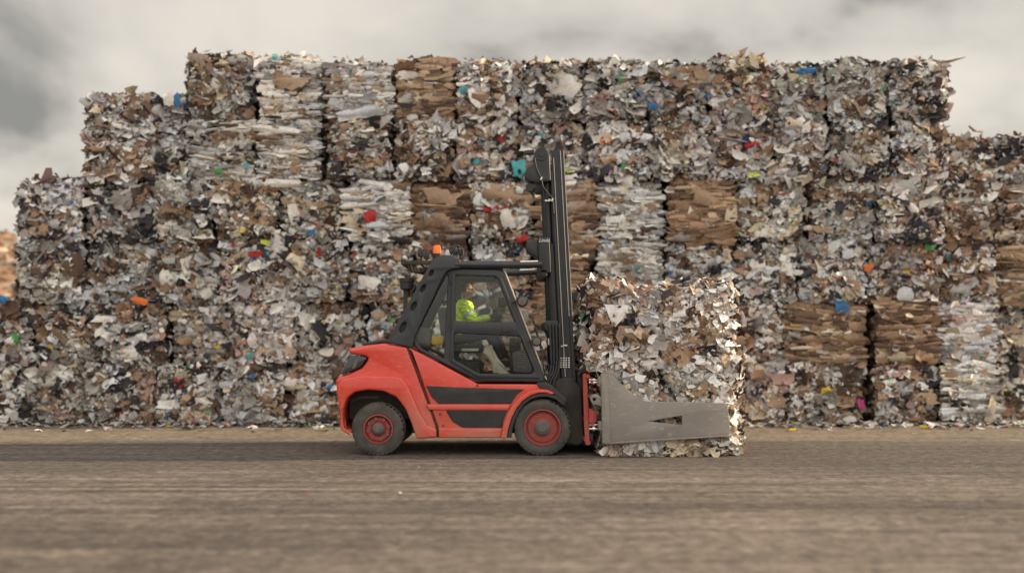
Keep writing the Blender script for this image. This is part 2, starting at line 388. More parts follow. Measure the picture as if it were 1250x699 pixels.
def sheets(acc, rng, pos, t1, t2, nn, su, sv, curl_u, curl_v, rough, col, nu=3, nv=3, jit=0.14):
    """many small crumpled sheets: pos centres, t1/t2/nn frames, sizes su x sv"""
    n_ = len(pos)
    u, v = np.meshgrid(np.linspace(-.5, .5, nu), np.linspace(-.5, .5, nv), indexing='ij')
    U = u[None] + rng.normal(0, jit / (nu - 1), (n_, nu, nv)); V = v[None] + rng.normal(0, jit / (nv - 1), (n_, nu, nv))
    trap = rng.uniform(-.22, .22, (n_, 1, 1)); U0, V0 = U, V
    ro = rng.uniform(.0, .36, (n_, 1, 1)); U, V = U0 * (1 - ro * 2.2 * V0 * V0), V0 * (1 - ro * 2.2 * U0 * U0)
    U = U * (1 + trap * v[None] * 2)
    s = np.sqrt(su * sv)[:, None, None]
    Z = (curl_u[:, None, None] * (U * U - .08) + curl_v[:, None, None] * (V * V - .08)
         + rng.normal(0, .5, (n_, 1, 1)) * U * V + rng.normal(0, 1, (n_, nu, nv)) * rough) * s
    Pn = (pos[:, None, None] + t1[:, None, None] * (U * su[:, None, None])[..., None]
          + t2[:, None, None] * (V * sv[:, None, None])[..., None] + nn[:, None, None] * Z[..., None])
    acc.add(Pn.reshape(-1, 3), grid_faces(n_, nu, nv), np.repeat(col, nu * nv, 0))

def frames(rng, n_, u, v, n, theta, tilt_max, tilt_dir=None):
    th = theta[:, None]
    a = u * np.cos(th) + v * np.sin(th); b = -u * np.sin(th) + v * np.cos(th)
    ph = rng.uniform(0, 2 * np.pi, n_) if tilt_dir is None else tilt_dir
    al = np.abs(rng.normal(0, 1, n_)) * tilt_max * 0.6; al = np.minimum(al, tilt_max)
    # tilt about the in-plane axis k
    k = a * np.cos(ph)[:, None] + b * np.sin(ph)[:, None]
    def rot(x):
        ca, sa = np.cos(al)[:, None], np.sin(al)[:, None]
        return x * ca + np.cross(k, x) * sa + k * (np.sum(k * x, 1)[:, None]) * (1 - ca)
    nn = np.repeat(n[None], n_, 0)
    return rot(a), rot(b), rot(nn)

def bale(acc, rng, cx, y0, z0, w_, d_, h_, kind, dens=1.0, small=1.0, tops=True, left=0.3, right=0.3, topd=1.0, front=True, bigs=None, bottom=0.0):
    x0, x1 = cx - w_ / 2, cx + w_ / 2; y1 = y0 + d_; z1 = z0 + h_
    wt = W[{'brown': 'brownmix'}.get(kind, kind)]
    layered = kind in ('card', 'white')
    tone = np.array([1.0, 1.0, 1.0]) * rng.uniform(.84, 1.12) * (1 + rng.normal(0, .010, 3))
    # lumpy core set a little inside
    ins = 0.10
    def face(o, u, v, lu, lv, n, dens_, sil=1.0):
        o, u, v, n = map(np.array, (o, u, v, n)); o = o.astype(float)
        nu_, nv_ = max(3, int(lu / 0.11)), max(3, int(lv / 0.11))
        U, V = np.meshgrid(np.linspace(0, lu, nu_), np.linspace(0, lv, nv_), indexing='ij')
        Z = rng.normal(0, .022, U.shape) - ins
        Z[0] = Z[-1] = -ins; Z[:, 0] = Z[:, -1] = -ins
        Uc = np.clip(U, ins, lu - ins); Vc = np.clip(V, ins, lv - ins)
        pp = o + Uc[..., None] * u + Vc[..., None] * v + Z[..., None] * n
        cc = PV[rng.choice(len(PK), U.size, p=wt)] * 0.5
        acc.add(pp.reshape(-1, 3), grid_faces(1, nu_, nv_), cc)
        if dens_ <= 0: return
        # clusters: neighbouring sheets come out of the same load
        K = max(4, int(lu * lv * 16)); cp = rng.uniform(0, 1, (K, 2)) * (lu, lv); wn = wt * (np.arange(len(PK)) < 10); cc_ = rng.choice(len(PK), K, p=wn / wn.sum())
        cth = rng.uniform(-1.5, 1.5, K); crs = rng.lognormal(0, .35, K)
        lastk = 1.0
        def colours(a, b, keep):
            j = np.argmin(((a[:, None] - cp[None, :, 0]) * .8) ** 2 + (b[:, None] - cp[None, :, 1]) ** 2, 1)
            idx = np.where(rng.random(len(a)) < keep, cc_[j], rng.choice(len(PK), len(a), p=wt))
            c = PV[idx] * tone * rng.lognormal(-0.05, .18, (len(a), 1)) * (1 + rng.normal(0, .014, (len(a), 3)))
            nonlocal lastk; lastk = np.where(idx >= 10, .5, 1.0); return np.clip(c, .01, .82), j
        bulge = rng.uniform(.03, .09)
        lump_c = rng.uniform(0, 1, (5, 2)) * (lu, lv); lump_a = rng.uniform(-.05, .05, 5)
        def lump(a, b):
            z = sum(lump_a[k] * np.exp(-((a - lump_c[k, 0]) ** 2 + (b - lump_c[k, 1]) ** 2) / .10) for k in range(5))
            edge = np.minimum(np.minimum(a, lu - a), np.minimum(b, lv - b))
            z = z - .05 * np.exp(-np.clip(edge, 0, 1) / .07)
            z = z + bulge * (1 - (2 * a / lu - 1) ** 4) * (1 - (2 * b / lv - 1) ** 4)
            if not layered: z = z - .035 * np.exp(-(((b / lv * 4 + .5) % 1) - .5) ** 2 / .006)
            if layered: z = z + .03 * np.abs(np.sin(np.pi * b / lv * 6)) - .015
            return z
        if layered and abs(v[2]) > .5:
            # pressed sheets: wide, low folds one above the other
            n1_ = int(lu * lv * 130 * dens_)
            a, b = rng.uniform(0.02, lu - .02, n1_), rng.uniform(0, lv, n1_)
            b = b + .02 * np.sin(a * 7 + rng.uniform(0, 6))
            c, _ = colours(a, b, .55)
            su = rng.lognormal(math.log(.36 if kind == 'card' else .30), .5, n1_).clip(.1, .75) * small; sv = rng.lognormal(math.log(.12 if kind == 'card' else .085), .35, n1_).clip(.04, .24); su = su * lastk
            a = np.clip(a, su * .36, lu - su * .36)
            t1, t2, nn = frames(rng, n1_, u, v, n, rng.normal(0, .09, n1_), .75, rng.choice([0, np.pi], n1_))
            pos = o + a[:, None] * u + b[:, None] * v + (lump(a, b) + rng.normal(-.015, .022, n1_))[:, None] * n
            sheets(acc, rng, pos, t1, t2, nn, su, sv, rng.normal(0, .15, n1_), -np.abs(rng.normal(.9, .5, n1_)), .035, c, 4, 4)
            n1_ = int(lu * lv * (110 if kind == 'card' else 240) * dens_)
        else:
            n1_ = int(lu * lv * 720 * dens_)
        a, b = rng.uniform(.0, 1, n1_) ** 1.0 * (lu - .08) + .04, rng.uniform(.015, lv - .01, n1_)
        c, j = colours(a, b, .55)
        s = rng.lognormal(math.log(.080 if kind == 'held' else .070), .55, n1_).clip(.025, .28) * small * crs[j] ** .6 * np.sqrt(lastk)
        asp = np.exp(np.abs(rng.normal(.3, .55, n1_))); su, sv = s * np.sqrt(asp), s / np.sqrt(asp)
        th = rng.normal(0, .35, n1_) if layered else cth[j] * .35 + rng.normal(0, .5, n1_)
        t1, t2, nn = frames(rng, n1_, u, v, n, th, .88 if kind == 'held' else 1.0)
        pos = o + a[:, None] * u + b[:, None] * v + (lump(a, b) + rng.normal(-.028, .042, n1_) * sil)[:, None] * n
        sheets(acc, rng, pos, t1, t2, nn, su, sv, rng.normal(0, .7, n1_), rng.normal(-.2, .7, n1_), .055, c)
        # large pieces: boxes and boards that came out nearly flat
        nb = int(lu * lv * (4.5 if kind in ('mixed', 'grey') else 7.0 if kind in ('brown', 'held') else 4) * dens_ ** .5)
        if nb:
            m_ = .22 if kind == 'held' else .14; a, b = rng.uniform(m_, lu - m_, nb), rng.uniform(m_, lv - m_, nb)
            kc = np.array([PAL[x] for x in ('kraft', 'klight', 'white', 'lgrey', 'kraft', 'white')])
            c = kc[rng.integers(0, 6, nb)] * rng.lognormal(0, .12, (nb, 1))
            bk = .42 if kind == 'held' else 1.0; su = rng.uniform(.16, .42, nb) * bk; sv = rng.uniform(.10, .26, nb) * bk
            th = rng.normal(0, .25, nb)
            t1, t2, nn = frames(rng, nb, u, v, n, th, .30)
            pos = o + a[:, None] * u + b[:, None] * v + (lump(a, b) + rng.uniform(-.01, .035, nb))[:, None] * n
            sheets(acc, rng, pos, t1, t2, nn, su, sv, rng.normal(0, .35, nb), rng.normal(0, .5, nb), .03, np.clip(c, .01, .8), 5, 5, .22)
    X, Y, Z = (1, 0, 0), (0, 1, 0), (0, 0, 1)
    if front: face((x0, y0, z0), X, Z, w_, h_, (0, -1, 0), dens)
    face((x0, y1, z0), X, Z, w_, h_, (0, 1, 0), 0.12 * dens)
    face((x0, y0, z1), X, Y, w_, d_, Z, (0.55 * topd if tops else 0), 1.5)
    face((x0, y0, z0), X, Y, w_, d_, (0, 0, -1), bottom)
    face((x0, y0, z0), Y, Z, d_, h_, (-1, 0, 0), left * dens)
    face((x1, y0, z0), Y, Z, d_, h_, X, right * dens)
    return x0, x1, z0, z1

def strips(acc, rng, pts, col_names, lo=.1, hi=.3):
    """torn flaps that hang out of a bale"""
    n_ = len(pts); pos = np.array(pts)
    idx = [PK.index(col_names[k % len(col_names)]) for k in range(n_)]
    c = PV[idx] * rng.lognormal(0, .1, (n_, 1))
    u, v, n = np.array((1., 0, 0)), np.array((0., 0, 1)), np.array((0., -1, 0))
    t1, t2, nn = frames(rng, n_, u, v, n, rng.uniform(-3, 3, n_), 1.1)
    su = rng.uniform(lo, hi, n_); sv = su * rng.uniform(.2, .7, n_)
    sheets(acc, rng, pos, t1, t2, nn, su, sv, rng.normal(0, .8, n_), rng.normal(0, .6, n_), .05, np.clip(c, .01, .85), 5, 3)

WY = 5.40; KW = (D + WY) / F
def wx(px): return (px - 625) * KW
def wz(py): return CH + (HY - py) * KW
LH = 1.222
ROWN = ['bottom row', 'second row up', 'third row up', 'fourth row up', 'fifth row up', 'top row']
ORD = ['first', 'second', 'third', 'fourth', 'fifth', 'sixth', 'seventh', 'eighth', 'ninth', 'tenth', 'eleventh', 'twelfth',
       'thirteenth', 'fourteenth', 'fifteenth', 'sixteenth', 'seventeenth', 'eighteenth']
KLAB = {'mixed': 'mixed waste paper bale', 'grey': 'grey waste paper bale', 'brown': 'brownish paper and cardboard bale',
        'card': 'layered brown cardboard bale', 'white': 'layered white paper bale'}
# columns of each row in photo px (left, right, kind); read off the seams in the wall
ROWS = {
 0: [(-58, 22, 'grey'), (24, 104, 'grey'), (106, 190, 'grey'), (192, 272, 'mixed'), (274, 352, 'mixed'), (355, 432, 'brown'), (434, 512, 'mixed'), (514, 590, 'mixed'),
     (592, 668, 'brown'), (670, 750, 'mixed'), (752, 830, 'mixed'), (832, 906, 'brown'), (907, 957, 'mixed'), (960, 1056, 'brown'), (1068, 1143, 'brown'), (1147, 1220, 'white')],
 1: [(-40, 40, 'grey'), (42, 122, 'grey'), (124, 205, 'grey'), (207, 285, 'mixed'), (287, 362, 'mixed'), (364, 446, 'mixed'), (448, 526, 'brown'), (528, 606, 'mixed'),
     (608, 684, 'card'), (686, 764, 'white'), (766, 844, 'mixed'), (846, 900, 'card'), (902, 958, 'mixed'), (960, 1056, 'card'), (1068, 1143, 'card'), (1147, 1220, 'white')],
 2: [(24, 104, 'grey'), (106, 186, 'grey'), (188, 266, 'grey'), (268, 350, 'mixed'), (352, 425, 'mixed'), (427, 504, 'mixed'), (506, 571, 'brown'), (574, 650, 'mixed'),
     (652, 726, 'card'), (730, 808, 'white'), (813, 895, 'mixed'), (898, 975, 'mixed'), (977, 1057, 'mixed'), (1059, 1148, 'grey')],
 3: [(22, 102, 'grey'), (104, 186, 'grey'), (188, 262, 'mixed'), (264, 342, 'brown'), (344, 420, 'mixed'), (422, 500, 'white'), (502, 571, 'card'), (574, 652, 'brown'),
     (654, 726, 'card'), (731, 810, 'white'), (815, 896, 'card'), (899, 985, 'mixed'), (987, 1066, 'mixed'), (1068, 1148, 'grey')],
 4: [(228, 311, 'white'), (315, 392, 'white'), (399, 479, 'brown'), (483, 553, 'brown'), (556, 634, 'mixed'), (636, 712, 'mixed'), (714, 790, 'mixed'),
     (792, 866, 'mixed'), (868, 942, 'mixed'), (944, 1010, 'mixed'), (1012, 1086, 'grey'), (1088, 1153, 'grey')],
 5: [(226, 310, 'brown'), (316, 391, 'white'), (398, 479, 'white'), (484, 554, 'card'), (557, 632, 'mixed'), (634, 710, 'mixed'), (712, 788, 'mixed'),
     (790, 862, 'mixed'), (864, 936, 'brown'), (938, 1008, 'mixed'), (1010, 1084, 'mixed'), (1086, 1155, 'grey')],
}
ACC = [(453, 265, 15, 13, 'red'), (633, 206, 16, 20, 'teal'), (915, 178, 17, 11, 'red'), (738, 173, 13, 10, 'orange'), (628, 267, 34, 26, 'white'), (620, 238, 60, 22, 'klight'),
       (776, 118, 10, 9, 'blue'), (795, 132, 12, 8, 'blue'), (637, 291, 14, 8, 'red'), (327, 297, 12, 6, 'lime'), (382, 285, 8, 10, 'blue'), (175, 368, 20, 9, 'orange'),
       (1026, 371, 14, 22, 'blue'), (1136, 300, 14, 9, 'green'), (1060, 327, 11, 9, 'orange'), (286, 436, 17, 15, 'cream'), (308, 432, 8, 12, 'teal'), (222, 467, 11, 13, 'red'),
       (983, 87, 24, 8, 'blue'), (1008, 476, 12, 8, 'yellow'), (1051, 493, 8, 14, 'magenta'), (22, 413, 9, 11, 'green'), (356, 103, 44, 16, 'klight'), (872, 247, 60, 20, 'klight'),
       (890, 262, 14, 22, 'cream'), (540, 240, 44, 24, 'klight'), (690, 108, 34, 28, 'white'), (340, 160, 60, 9, 'white'), (440, 140, 50, 14, 'cool'), (95, 325, 30, 28, 'kdark'),
       (268, 210, 12, 7, 'green'), (345, 225, 44, 10, 'white'), (1127, 485, 36, 13, 'klight'), (1205, 500, 9, 30, 'cream'), (1100, 232, 26, 20, 'lgrey'),
       (700, 255, 34, 10, 'klight'), (600, 255, 18, 8, 'red'), (208, 122, 12, 16, 'white'), (219, 124, 7, 16, 'blue'), (182, 122, 8, 14, 'klight'),
       (575, 118, 8, 7, 'green'), (566, 112, 9, 7, 'teal'), (655, 165, 16, 9, 'teal'), (760, 205, 5, 7, 'green'), (762, 170, 14, 12, 'cool'), (925, 325, 18, 14, 'white'),
       (208, 340, 20, 18, 'white'), (360, 262, 13, 26, 'white'), (450, 345, 24, 16, 'white'), (590, 330, 30, 12, 'cream'), (1170, 390, 16, 8, 'pinkish'),
       (1105, 360, 20, 22, 'cool'), (150, 245, 26, 22, 'news'), (1180, 352, 24, 12, 'lgrey'), (5, 365, 14, 10, 'blue')]
used = set()
KOFF = {'mixed': 1.0, 'grey': 1.0, 'brown': .95, 'card': 1.0, 'white': 1.0}
def accents(acc, rng, x0, x1, z0, z1, y0, lay=0):
    got = []
    for k, (px, py, sw, sh, cn) in enumerate(ACC):
        X_, Z_ = wx(px), wz(py)
        if k in used or not (x0 <= X_ < x1 and z0 <= Z_ < z1): continue
        used.add(k); got.append(cn)
        o1 = np.array([[X_, y0 - .115, Z_]]); u, v, n = np.array((1., 0, 0)), np.array((0., 0, 1)), np.array((0., -1, 0))
        t1, t2, nn = frames(rng, 1, u, v, n, np.array([rng.normal(0, .15)]), .25)
        sheets(acc, rng, o1, t1, t2, nn, np.array([sw * KW]), np.array([sh * KW]), np.array([.25]), np.array([-.4]), .05, PV[[PK.index(cn)]] * .9, 5, 5, .25)
    return got

group_wall = 'bales stacked in the waste paper wall'
nb_ = 0
for r_, cols in ROWS.items():
    vis = 0
    for ci, (a, b, kind) in enumerate(cols):
        rng = np.random.default_rng(1000 + r_ * 50 + ci)
        z0 = r_ * LH; h_ = LH - .012
        top_open = r_ == 5 or (r_ == 3 and b < 200) or (r_ == 1 and b < 30)
        if r_ == 4 and False: pass
        if r_ == 5: h_ += float(rng.uniform(-.10, .05)) + (0.10 if a < 320 else -0.0)
        gap = .07 if (r_ >= 4 and a < 556) or (r_ <= 1 and a > 1060) or (r_ in (2, 3) and 500 < a < 900) else .025
        w_ = (b - a) * KW - gap; cx = wx((a + b) / 2); y0 = WY + float(rng.uniform(-.13, .14))
        left_end = (ci == 0 and r_ >= 2); right_end = (ci == len(cols) - 1)
        ac = Acc()
        x0, x1, z0_, z1_ = bale(ac, rng, cx, y0, z0, w_, 2.3, h_, kind, dens=1.0, tops=True,
                                left=.9 if left_end else .10, right=.9 if right_end else .10, topd=1.3 if top_open else .25)
        got = accents(ac, rng, x0 - .02, x1 + .02, z0_, z1_ + .1, y0)
        if top_open:       # loose flaps standing out of the top edge
            k_ = int(14 + rng.integers(0, 10))
            strips(ac, rng, [(float(rng.uniform(x0, x1)), y0 + float(rng.uniform(0, 1.2)), z1_ + float(rng.uniform(-.02, .06))) for _ in range(k_)],
                   ['kraft', 'lgrey', 'white', 'kdark', 'cream', 'news'], .12, .34)
        if left_end or right_end:
            xe = x0 if left_end else x1
            strips(ac, rng, [(xe + float(rng.uniform(-.06, .06)), y0 + float(rng.uniform(0, .8)), float(rng.uniform(z0_, z1_))) for _ in range(22)],
                   ['kdark', 'lgrey', 'news', 'white'], .12, .30)
        loc = (cx, y0 + 1.1, z0)
        o = link_mesh('paper_bale', ac.mesh('paper_bale', loc), M['paper']); o.location = loc
        vis += 1
        extra = ''
        for cn in got:
            if cn in ('red', 'orange', 'blue', 'green', 'yellow', 'teal', 'lime', 'magenta'):
                extra = ' with a %s scrap' % {'teal': 'turquoise', 'lime': 'lime green', 'magenta': 'pink'}.get(cn, cn); break
        tag(o, '%s%s, %s, %s from left' % (KLAB[kind], extra, ROWN[r_], ORD[vis - 1]), 'bale', group_wall)
        nb_ += 1

# the two lower bales that top the left end, and the lower stack on the right
def side_bale(a, b, z0, h_, kind, seed, lab, grp, yo=0.0, left=.9, right=.4, top=True):
    rng = np.random.default_rng(seed); ac = Acc(); y0 = WY + yo; w_ = (b - a) * KW; cx = wx((a + b) / 2)
    x0, x1, z0_, z1_ = bale(ac, rng, cx, y0, z0, w_, 2.3, h_, kind, left=left, right=right, topd=1.3 if top else .3)
    accents(ac, rng, x0 - .02, x1 + .02, z0_, z1_ + .1, y0)
    if top:
        strips(ac, rng, [(float(rng.uniform(x0, x1)), y0 + float(rng.uniform(0, 1.2)), z1_ + float(rng.uniform(-.02, .05))) for _ in range(16)], ['kdark', 'lgrey', 'news', 'kraft'], .1, .28)
    if left > .5:
        strips(ac, rng, [(x0 + float(rng.uniform(-.08, .05)), y0 + float(rng.uniform(0, .8)), float(rng.uniform(z0_, z1_))) for _ in range(18)], ['kdark', 'lgrey', 'news', 'white'], .1, .3)
    loc = (cx, y0 + 1.1, z0)
    o = link_mesh('paper_bale', ac.mesh('paper_bale', loc), M['paper']); o.location = loc
    tag(o, lab, 'bale', grp)
zt = 4 * LH
side_bale(106, 190, zt, .86, 'brown', 51, 'low brownish bale at the left step, under the one with a tan flap', group_wall)
side_bale(106, 190, zt + .87, .86, 'grey', 52, 'low dark bale with a tan flap, topping the left step of the wall', group_wall)
side_bale(192, 225, zt, .86, 'grey', 53, 'narrow grey bale at the left step, under the one with a blue and white scrap', group_wall, left=.3)
side_bale(192, 225, zt + .87, .80, 'grey', 54, 'narrow dark bale with a blue and white scrap, topping the left step', group_wall, left=.3)
RG = 'bales of the lower stack at the right end'
rk = [['grey', 'grey', 'brown', 'brown', 'brown'], ['grey', 'grey', 'card', 'brown', 'grey']]
for j, (a, b) in enumerate(((1157, 1226), (1230, 1300))):
    for i in range(5):
        z0 = i * LH
        if i < 2 and j == 0: continue
        side_bale(a, b, z0, (LH - .012) if i < 4 else .93, rk[j][i], 300 + 10 * j + i,
                  '%s, lower right-hand stack, %s, %s' % ({'grey': 'grey paper bale', 'brown': 'brownish paper and cardboard bale', 'card': 'layered brown cardboard bale'}[rk[j][i]],
                                                              ROWN[i] if i < 4 else 'topmost row', 'next to the main wall' if j == 0 else 'cut by the right edge'),
                  RG, yo=.35 if i >= 2 else 1.1, left=.8, top=(i == 4))
# big cardboard panel on the right-hand stack belongs to those bales (kept in their meshes through ACC)

# far pile beyond the left end, in full sun
FG = 'bales of the far sunlit pile on the left'
fy = 27.0
for j in range(2):
    for i in range(5):
        rng = np.random.default_rng(700 + 10 * j + i); ac = Acc()
        bale(ac, rng, 0, -.65, 0, 1.3, 1.3, LH - .01, 'card', dens=.8, small=1.3, left=1.0, right=1.0, topd=1.2 if i == 4 else .3)
        me = ac.mesh('paper_bale'); o = link_mesh('paper_bale', me, M['paper'])
        p = P(-6, 414, fy)
        o.location = (p.x - j * 1.32 * math.cos(R(38)), fy + j * 1.32 * math.sin(R(38)) * -1, i * LH); o.rotation_euler.z = R(38)
        tag(o, 'sunlit bale in the far pile at left, %s, %s' % (['bottom row', 'second row up', 'third row up', 'fourth row up', 'topmost'][i], 'right-hand column' if j == 0 else 'outer column'), 'bale', FG)

# loose paper along the foot of the wall
rng = np.random.default_rng(5); ac = Acc(); n_ = 3200
x = rng.uniform(-12, 11.6, n_); y = WY - .05 - np.abs(rng.normal(0, .16, n_)) - np.abs(rng.normal(0, .55, n_)) * (rng.random(n_) < .3)
pos = np.stack([x, y, rng.uniform(.012, .05, n_)], 1)
n2_ = 34
pos2 = np.stack([rng.uniform(-9, 9, n2_), rng.uniform(-7, 5, n2_), np.full(n2_, .012)], 1)
su = np.concatenate([rng.uniform(.04, .2, n_), rng.uniform(.02, .05, n2_)]); pos = np.concatenate([pos, pos2]); n_ += n2_
t1, t2, nn = frames(rng, n_, np.array((1., 0, 0)), np.array((0., 1, 0)), np.array((0., 0, 1)), rng.uniform(-3, 3, n_), .5)
c = PV[rng.choice(len(PK), n_, p=W['mixed'])] * rng.uniform(.6, 1, (n_, 1))
nn_s = su * rng.uniform(.4, 1, n_)
sheets(ac, rng, pos, t1, t2, nn, su, nn_s, rng.normal(0, .35, n_), rng.normal(0, .35, n_), .04, c)
o = link_mesh('paper_litter', ac.mesh('paper_litter'), M['paper'])
tag(o, 'loose scraps of paper lying along the foot of the wall', 'litter', kind='stuff')

# ------------------------------------------------------------------ the four bales in the clamp
HX0, HX1, HM = 1.13, 3.36, 2.20; HH = 1.215; HZ = 0.02
held = [(1.31, HM - .03, 0, 'lower bale in the clamp beside the mast, behind the steel arm', 61),
        (HM + .02, HX1, 0, 'lower bale at the open end of the clamp, behind the arm tip', 62),
        (HX0 - .0, HM - .05, 1, 'upper bale in the clamp beside the mast', 63),
        (HM - .02, HX1 - .05, 1, 'upper bale at the open end of the clamp with sunlit ragged edge', 64)]
for a, b, lv, lab, seed in held:
    rng = np.random.default_rng(seed); ac = Acc(); z0 = HZ + lv * HH
    x0, x1, z0_, z1_ = bale(ac, rng, (a + b) / 2, 0.03, z0, b - a, 2.1, HH - .01, 'held', dens=1.75, small=.86, left=.9 if a < 1.5 else .2, right=1.2 if b > 3 else .2,
                            topd=1.6 if lv else .2, bottom=0.0)
    if lv:
        strips(ac, rng, [(float(rng.uniform(x0 + .02, x1)), float(rng.uniform(0.02, 1.6)), z1_ + float(rng.uniform(-.04, .02))) for _ in range(110)],
               ['cream', 'white', 'kdark', 'klight', 'white', 'lgrey', 'kraft'], .05, .15)
    if b > 3:
        strips(ac, rng, [(x1 + float(rng.uniform(-.05, .10)), float(rng.uniform(.03, 1.2)), float(rng.uniform(z0_, z1_))) for _ in range(110)],
               ['klight', 'kraft', 'cream', 'lgrey', 'kraft', 'white'], .05, .17)
    if a < 1.5 and lv:
        strips(ac, rng, [(x0 + float(rng.uniform(-.15, .05)), float(rng.uniform(.05, .8)), float(rng.uniform(z0_ + .5, z1_ - .1))) for _ in range(60)], ['white', 'lgrey', 'cool', 'kraft'], .05, .15)
    if lv == 0:
        strips(ac, rng, [(float(rng.uniform(x0, x1)), float(rng.uniform(-.03, .3)), float(rng.uniform(.02, .10))) for _ in range(60)], ['klight', 'white', 'kraft', 'cream', 'lgrey'], .06, .2)
    for v_ in ac.v:
        f_ = (v_[:, 2] - z0) / HH
        v_[:, 0] += (.045 * np.sin(v_[:, 2] * 4.1 + (2 if b > 3 else .4))) * np.clip(abs(v_[:, 0] - HM) / .9, 0, 1)
        if lv: v_[:, 2] += np.clip(f_ - .5, 0, .6) * .05 * (np.sin(v_[:, 0] * 3.2 - 1.6) * 1.4 + .6 * np.sin(v_[:, 0] * 12.0))
    if b > 3:            # the outer corner is crushed round
        for v_ in ac.v: v_[:, 1] += np.clip((v_[:, 0] - (x1 - .30)) / .30, 0, 1.0) ** 2 * .12 * (v_[:, 1] < 1)
    if lv == 0:
        for v_ in ac.v: v_[:, 1] = np.where(v_[:, 1] < -.05, -.05 - .02 * np.tanh((-.05 - v_[:, 1]) / .05), v_[:, 1])
    loc = ((a + b) / 2, 1.05, z0)
    root = thing('paper_bale', 'crumpled white and brown paper bale: ' + lab if False else lab, 'bale', loc, 'bales held in the clamp')
    o = link_mesh('pressed_paper', ac.mesh('pressed_paper', (0, 0, 0)), M['paper'], root)
    bm = bmesh.new()
    for k in range(2):
        xx = a + (b - a) * (.34 + .36 * k)
        pts = [(xx + float(rng.normal(0, .006)), -.02, z0 + t * HH / 7) for t in range(8)]
        pts = [(xx, 2.16, z0)] + [(xx, 2.16, z0 + HH)] + pts[::-1]
        add_tube(bm, pts, .005, 5)
    bm_obj('binding_wire', bm, M['wire'], root)

# ------------------------------------------------------------------ forklift
FL = thing('forklift', 'red and black heavy forklift with enclosed cab, carrying bales in a side clamp', 'forklift', (P(561, 557, 0).x, 1.0, 0))
Y0, Y1 = 0.10, 1.95                   # side planes of the body
def mir(Ya, Yb): return (Y0 + Y1 - Yb, Y0 + Y1 - Ya)
RW, FW = (460.0, 523.5), (662.5, 523.5)
def both(outer, Ya, Yb, holes=(), bev=0.0):
    """the same piece on the near and on the far side"""
    k = prof_mesh(outer, Ya, Yb, holes, bev); m2 = k.copy()
    a, b = mir(Ya, Yb); m2.transform(Matrix.Translation((0, a - Ya, 0))); return k, m2

def arc(cx, cy, rx, ry, a0, a1, n=14):
    return [(cx + rx * math.cos(R(a0 + (a1 - a0) * k / n)), cy - ry * math.sin(R(a0 + (a1 - a0) * k / n))) for k in range(n + 1)]

# rear body with its wheel arches
arch_r = [(430, 529)] + [(418.5, 521), (418.5, 500), (423, 486), (432, 478.5), (449, 475.5), (468, 477), (484, 484.5), (495, 499), (502, 516), (506.5, 529)] + [(508, 535.6)]
rear_out = [(424, 425.5), (448, 421), (471, 418.6), (497.5, 423.3), (515.6, 471.5), (533.4, 520.5), (533.4, 534)] + arch_r[::-1][0:] + [(417.5, 525.5), (412.6, 492), (410.8, 478), (409.4, 463.5), (414.5, 458.5), (424.5, 456), (441.5, 448.5), (449.5, 437.5), (446, 434.5), (427, 432)]
m_body = prof_mesh(rnd(rear_out, 3), Y0 + .05, Y1 - .05, bev=.045)
fl_out = [(411.5, 470), (418, 462.5), (440, 457.8), (478, 458.6), (490, 461), (497, 469), (512, 503), (522, 519.5), (532.6, 523), (532.9, 533.8)] + arch_r[::-1] + [(418, 525), (413.2, 492), (411.2, 480)]
fa, fb = both(rnd(fl_out, 3), Y0 - .03, Y0 + .16, bev=.028)
cw = fin('counterweight', join_meshes('counterweight', [m_body, fa, fb]), M['red'], FL, 40)
# hood line: dark rubber strip and rear black edge
bm = bmesh.new(); a = P(496.9, 423.5, Y0 - .035)
add_tube(bm, [P(498.4, 424, Y0 + .045), P(516.4, 471.6, Y0 + .045), P(534.4, 521, Y0 + .04), P(534.4, 534, Y0 + .04)], .011, 6)
bm_obj('seam_strip', bm, M['dark'], FL)
bm = bmesh.new()
add_tube(bm, smooth_path([P(444, 420.5, .5), P(456, 418.2, .5), P(466, 416.6, .5), P(478, 416.5, .5)]), .03, 8)
bm_obj('hood_edge', bm, M['blackpl'], FL, smooth=True)

# tail lights in the notches of the rear body
def tail(yA, yB):
    me = prof_mesh(rnd([(428, 433.5), (446.5, 435.8), (447.5, 437.5), (440, 447.5), (424, 455), (416, 457), (419, 450)], 1.2), yA, yB, bev=.012)
    t_ = fin('tail_light', me, M['lamp_lens'], FL)
    me = prof_mesh(rnd([(433.5, 438), (437.8, 438.4), (434.4, 448.2), (429.4, 450)], .6), yA - .006, yA + .02, bev=.003)
    fin('lamp_lens', me, M['hub'], t_)
tail(Y0 + .03, Y0 + .30); tail(Y1 - .3, Y1 - .03)
# wheel-well liner, chassis and axles
bm = bmesh.new()
lo, hi = P(421, 531, Y0), P(507, 470, Y0)
add_box(bm, (lo.x, .47, P(0, 515, 0).z), (hi.x, 1.58, P(0, 440, 0).z), .02)
lo, hi = P(500, 531, Y0), P(700, 480, Y0)
add_box(bm, (lo.x, .42, .30), (hi.x, 1.63, 1.05), .02)
add_box(bm, (P(RW[0] - 16, 0).x, .5, .32), (P(RW[0] + 16, 0).x, 1.55, .62), .03)
for cxp in (RW[0], FW[0]):
    c = P(cxp, 523.5, 0)
    add_tube(bm, [(c.x, .2, .42), (c.x, 1.85, .42)], .085, 12)
add_tube(bm, [P(430, 489, .25), P(440, 485, .25), P(462, 484.5, .25)], .02, 6)
bm_obj('chassis', bm, M['dark'], FL)

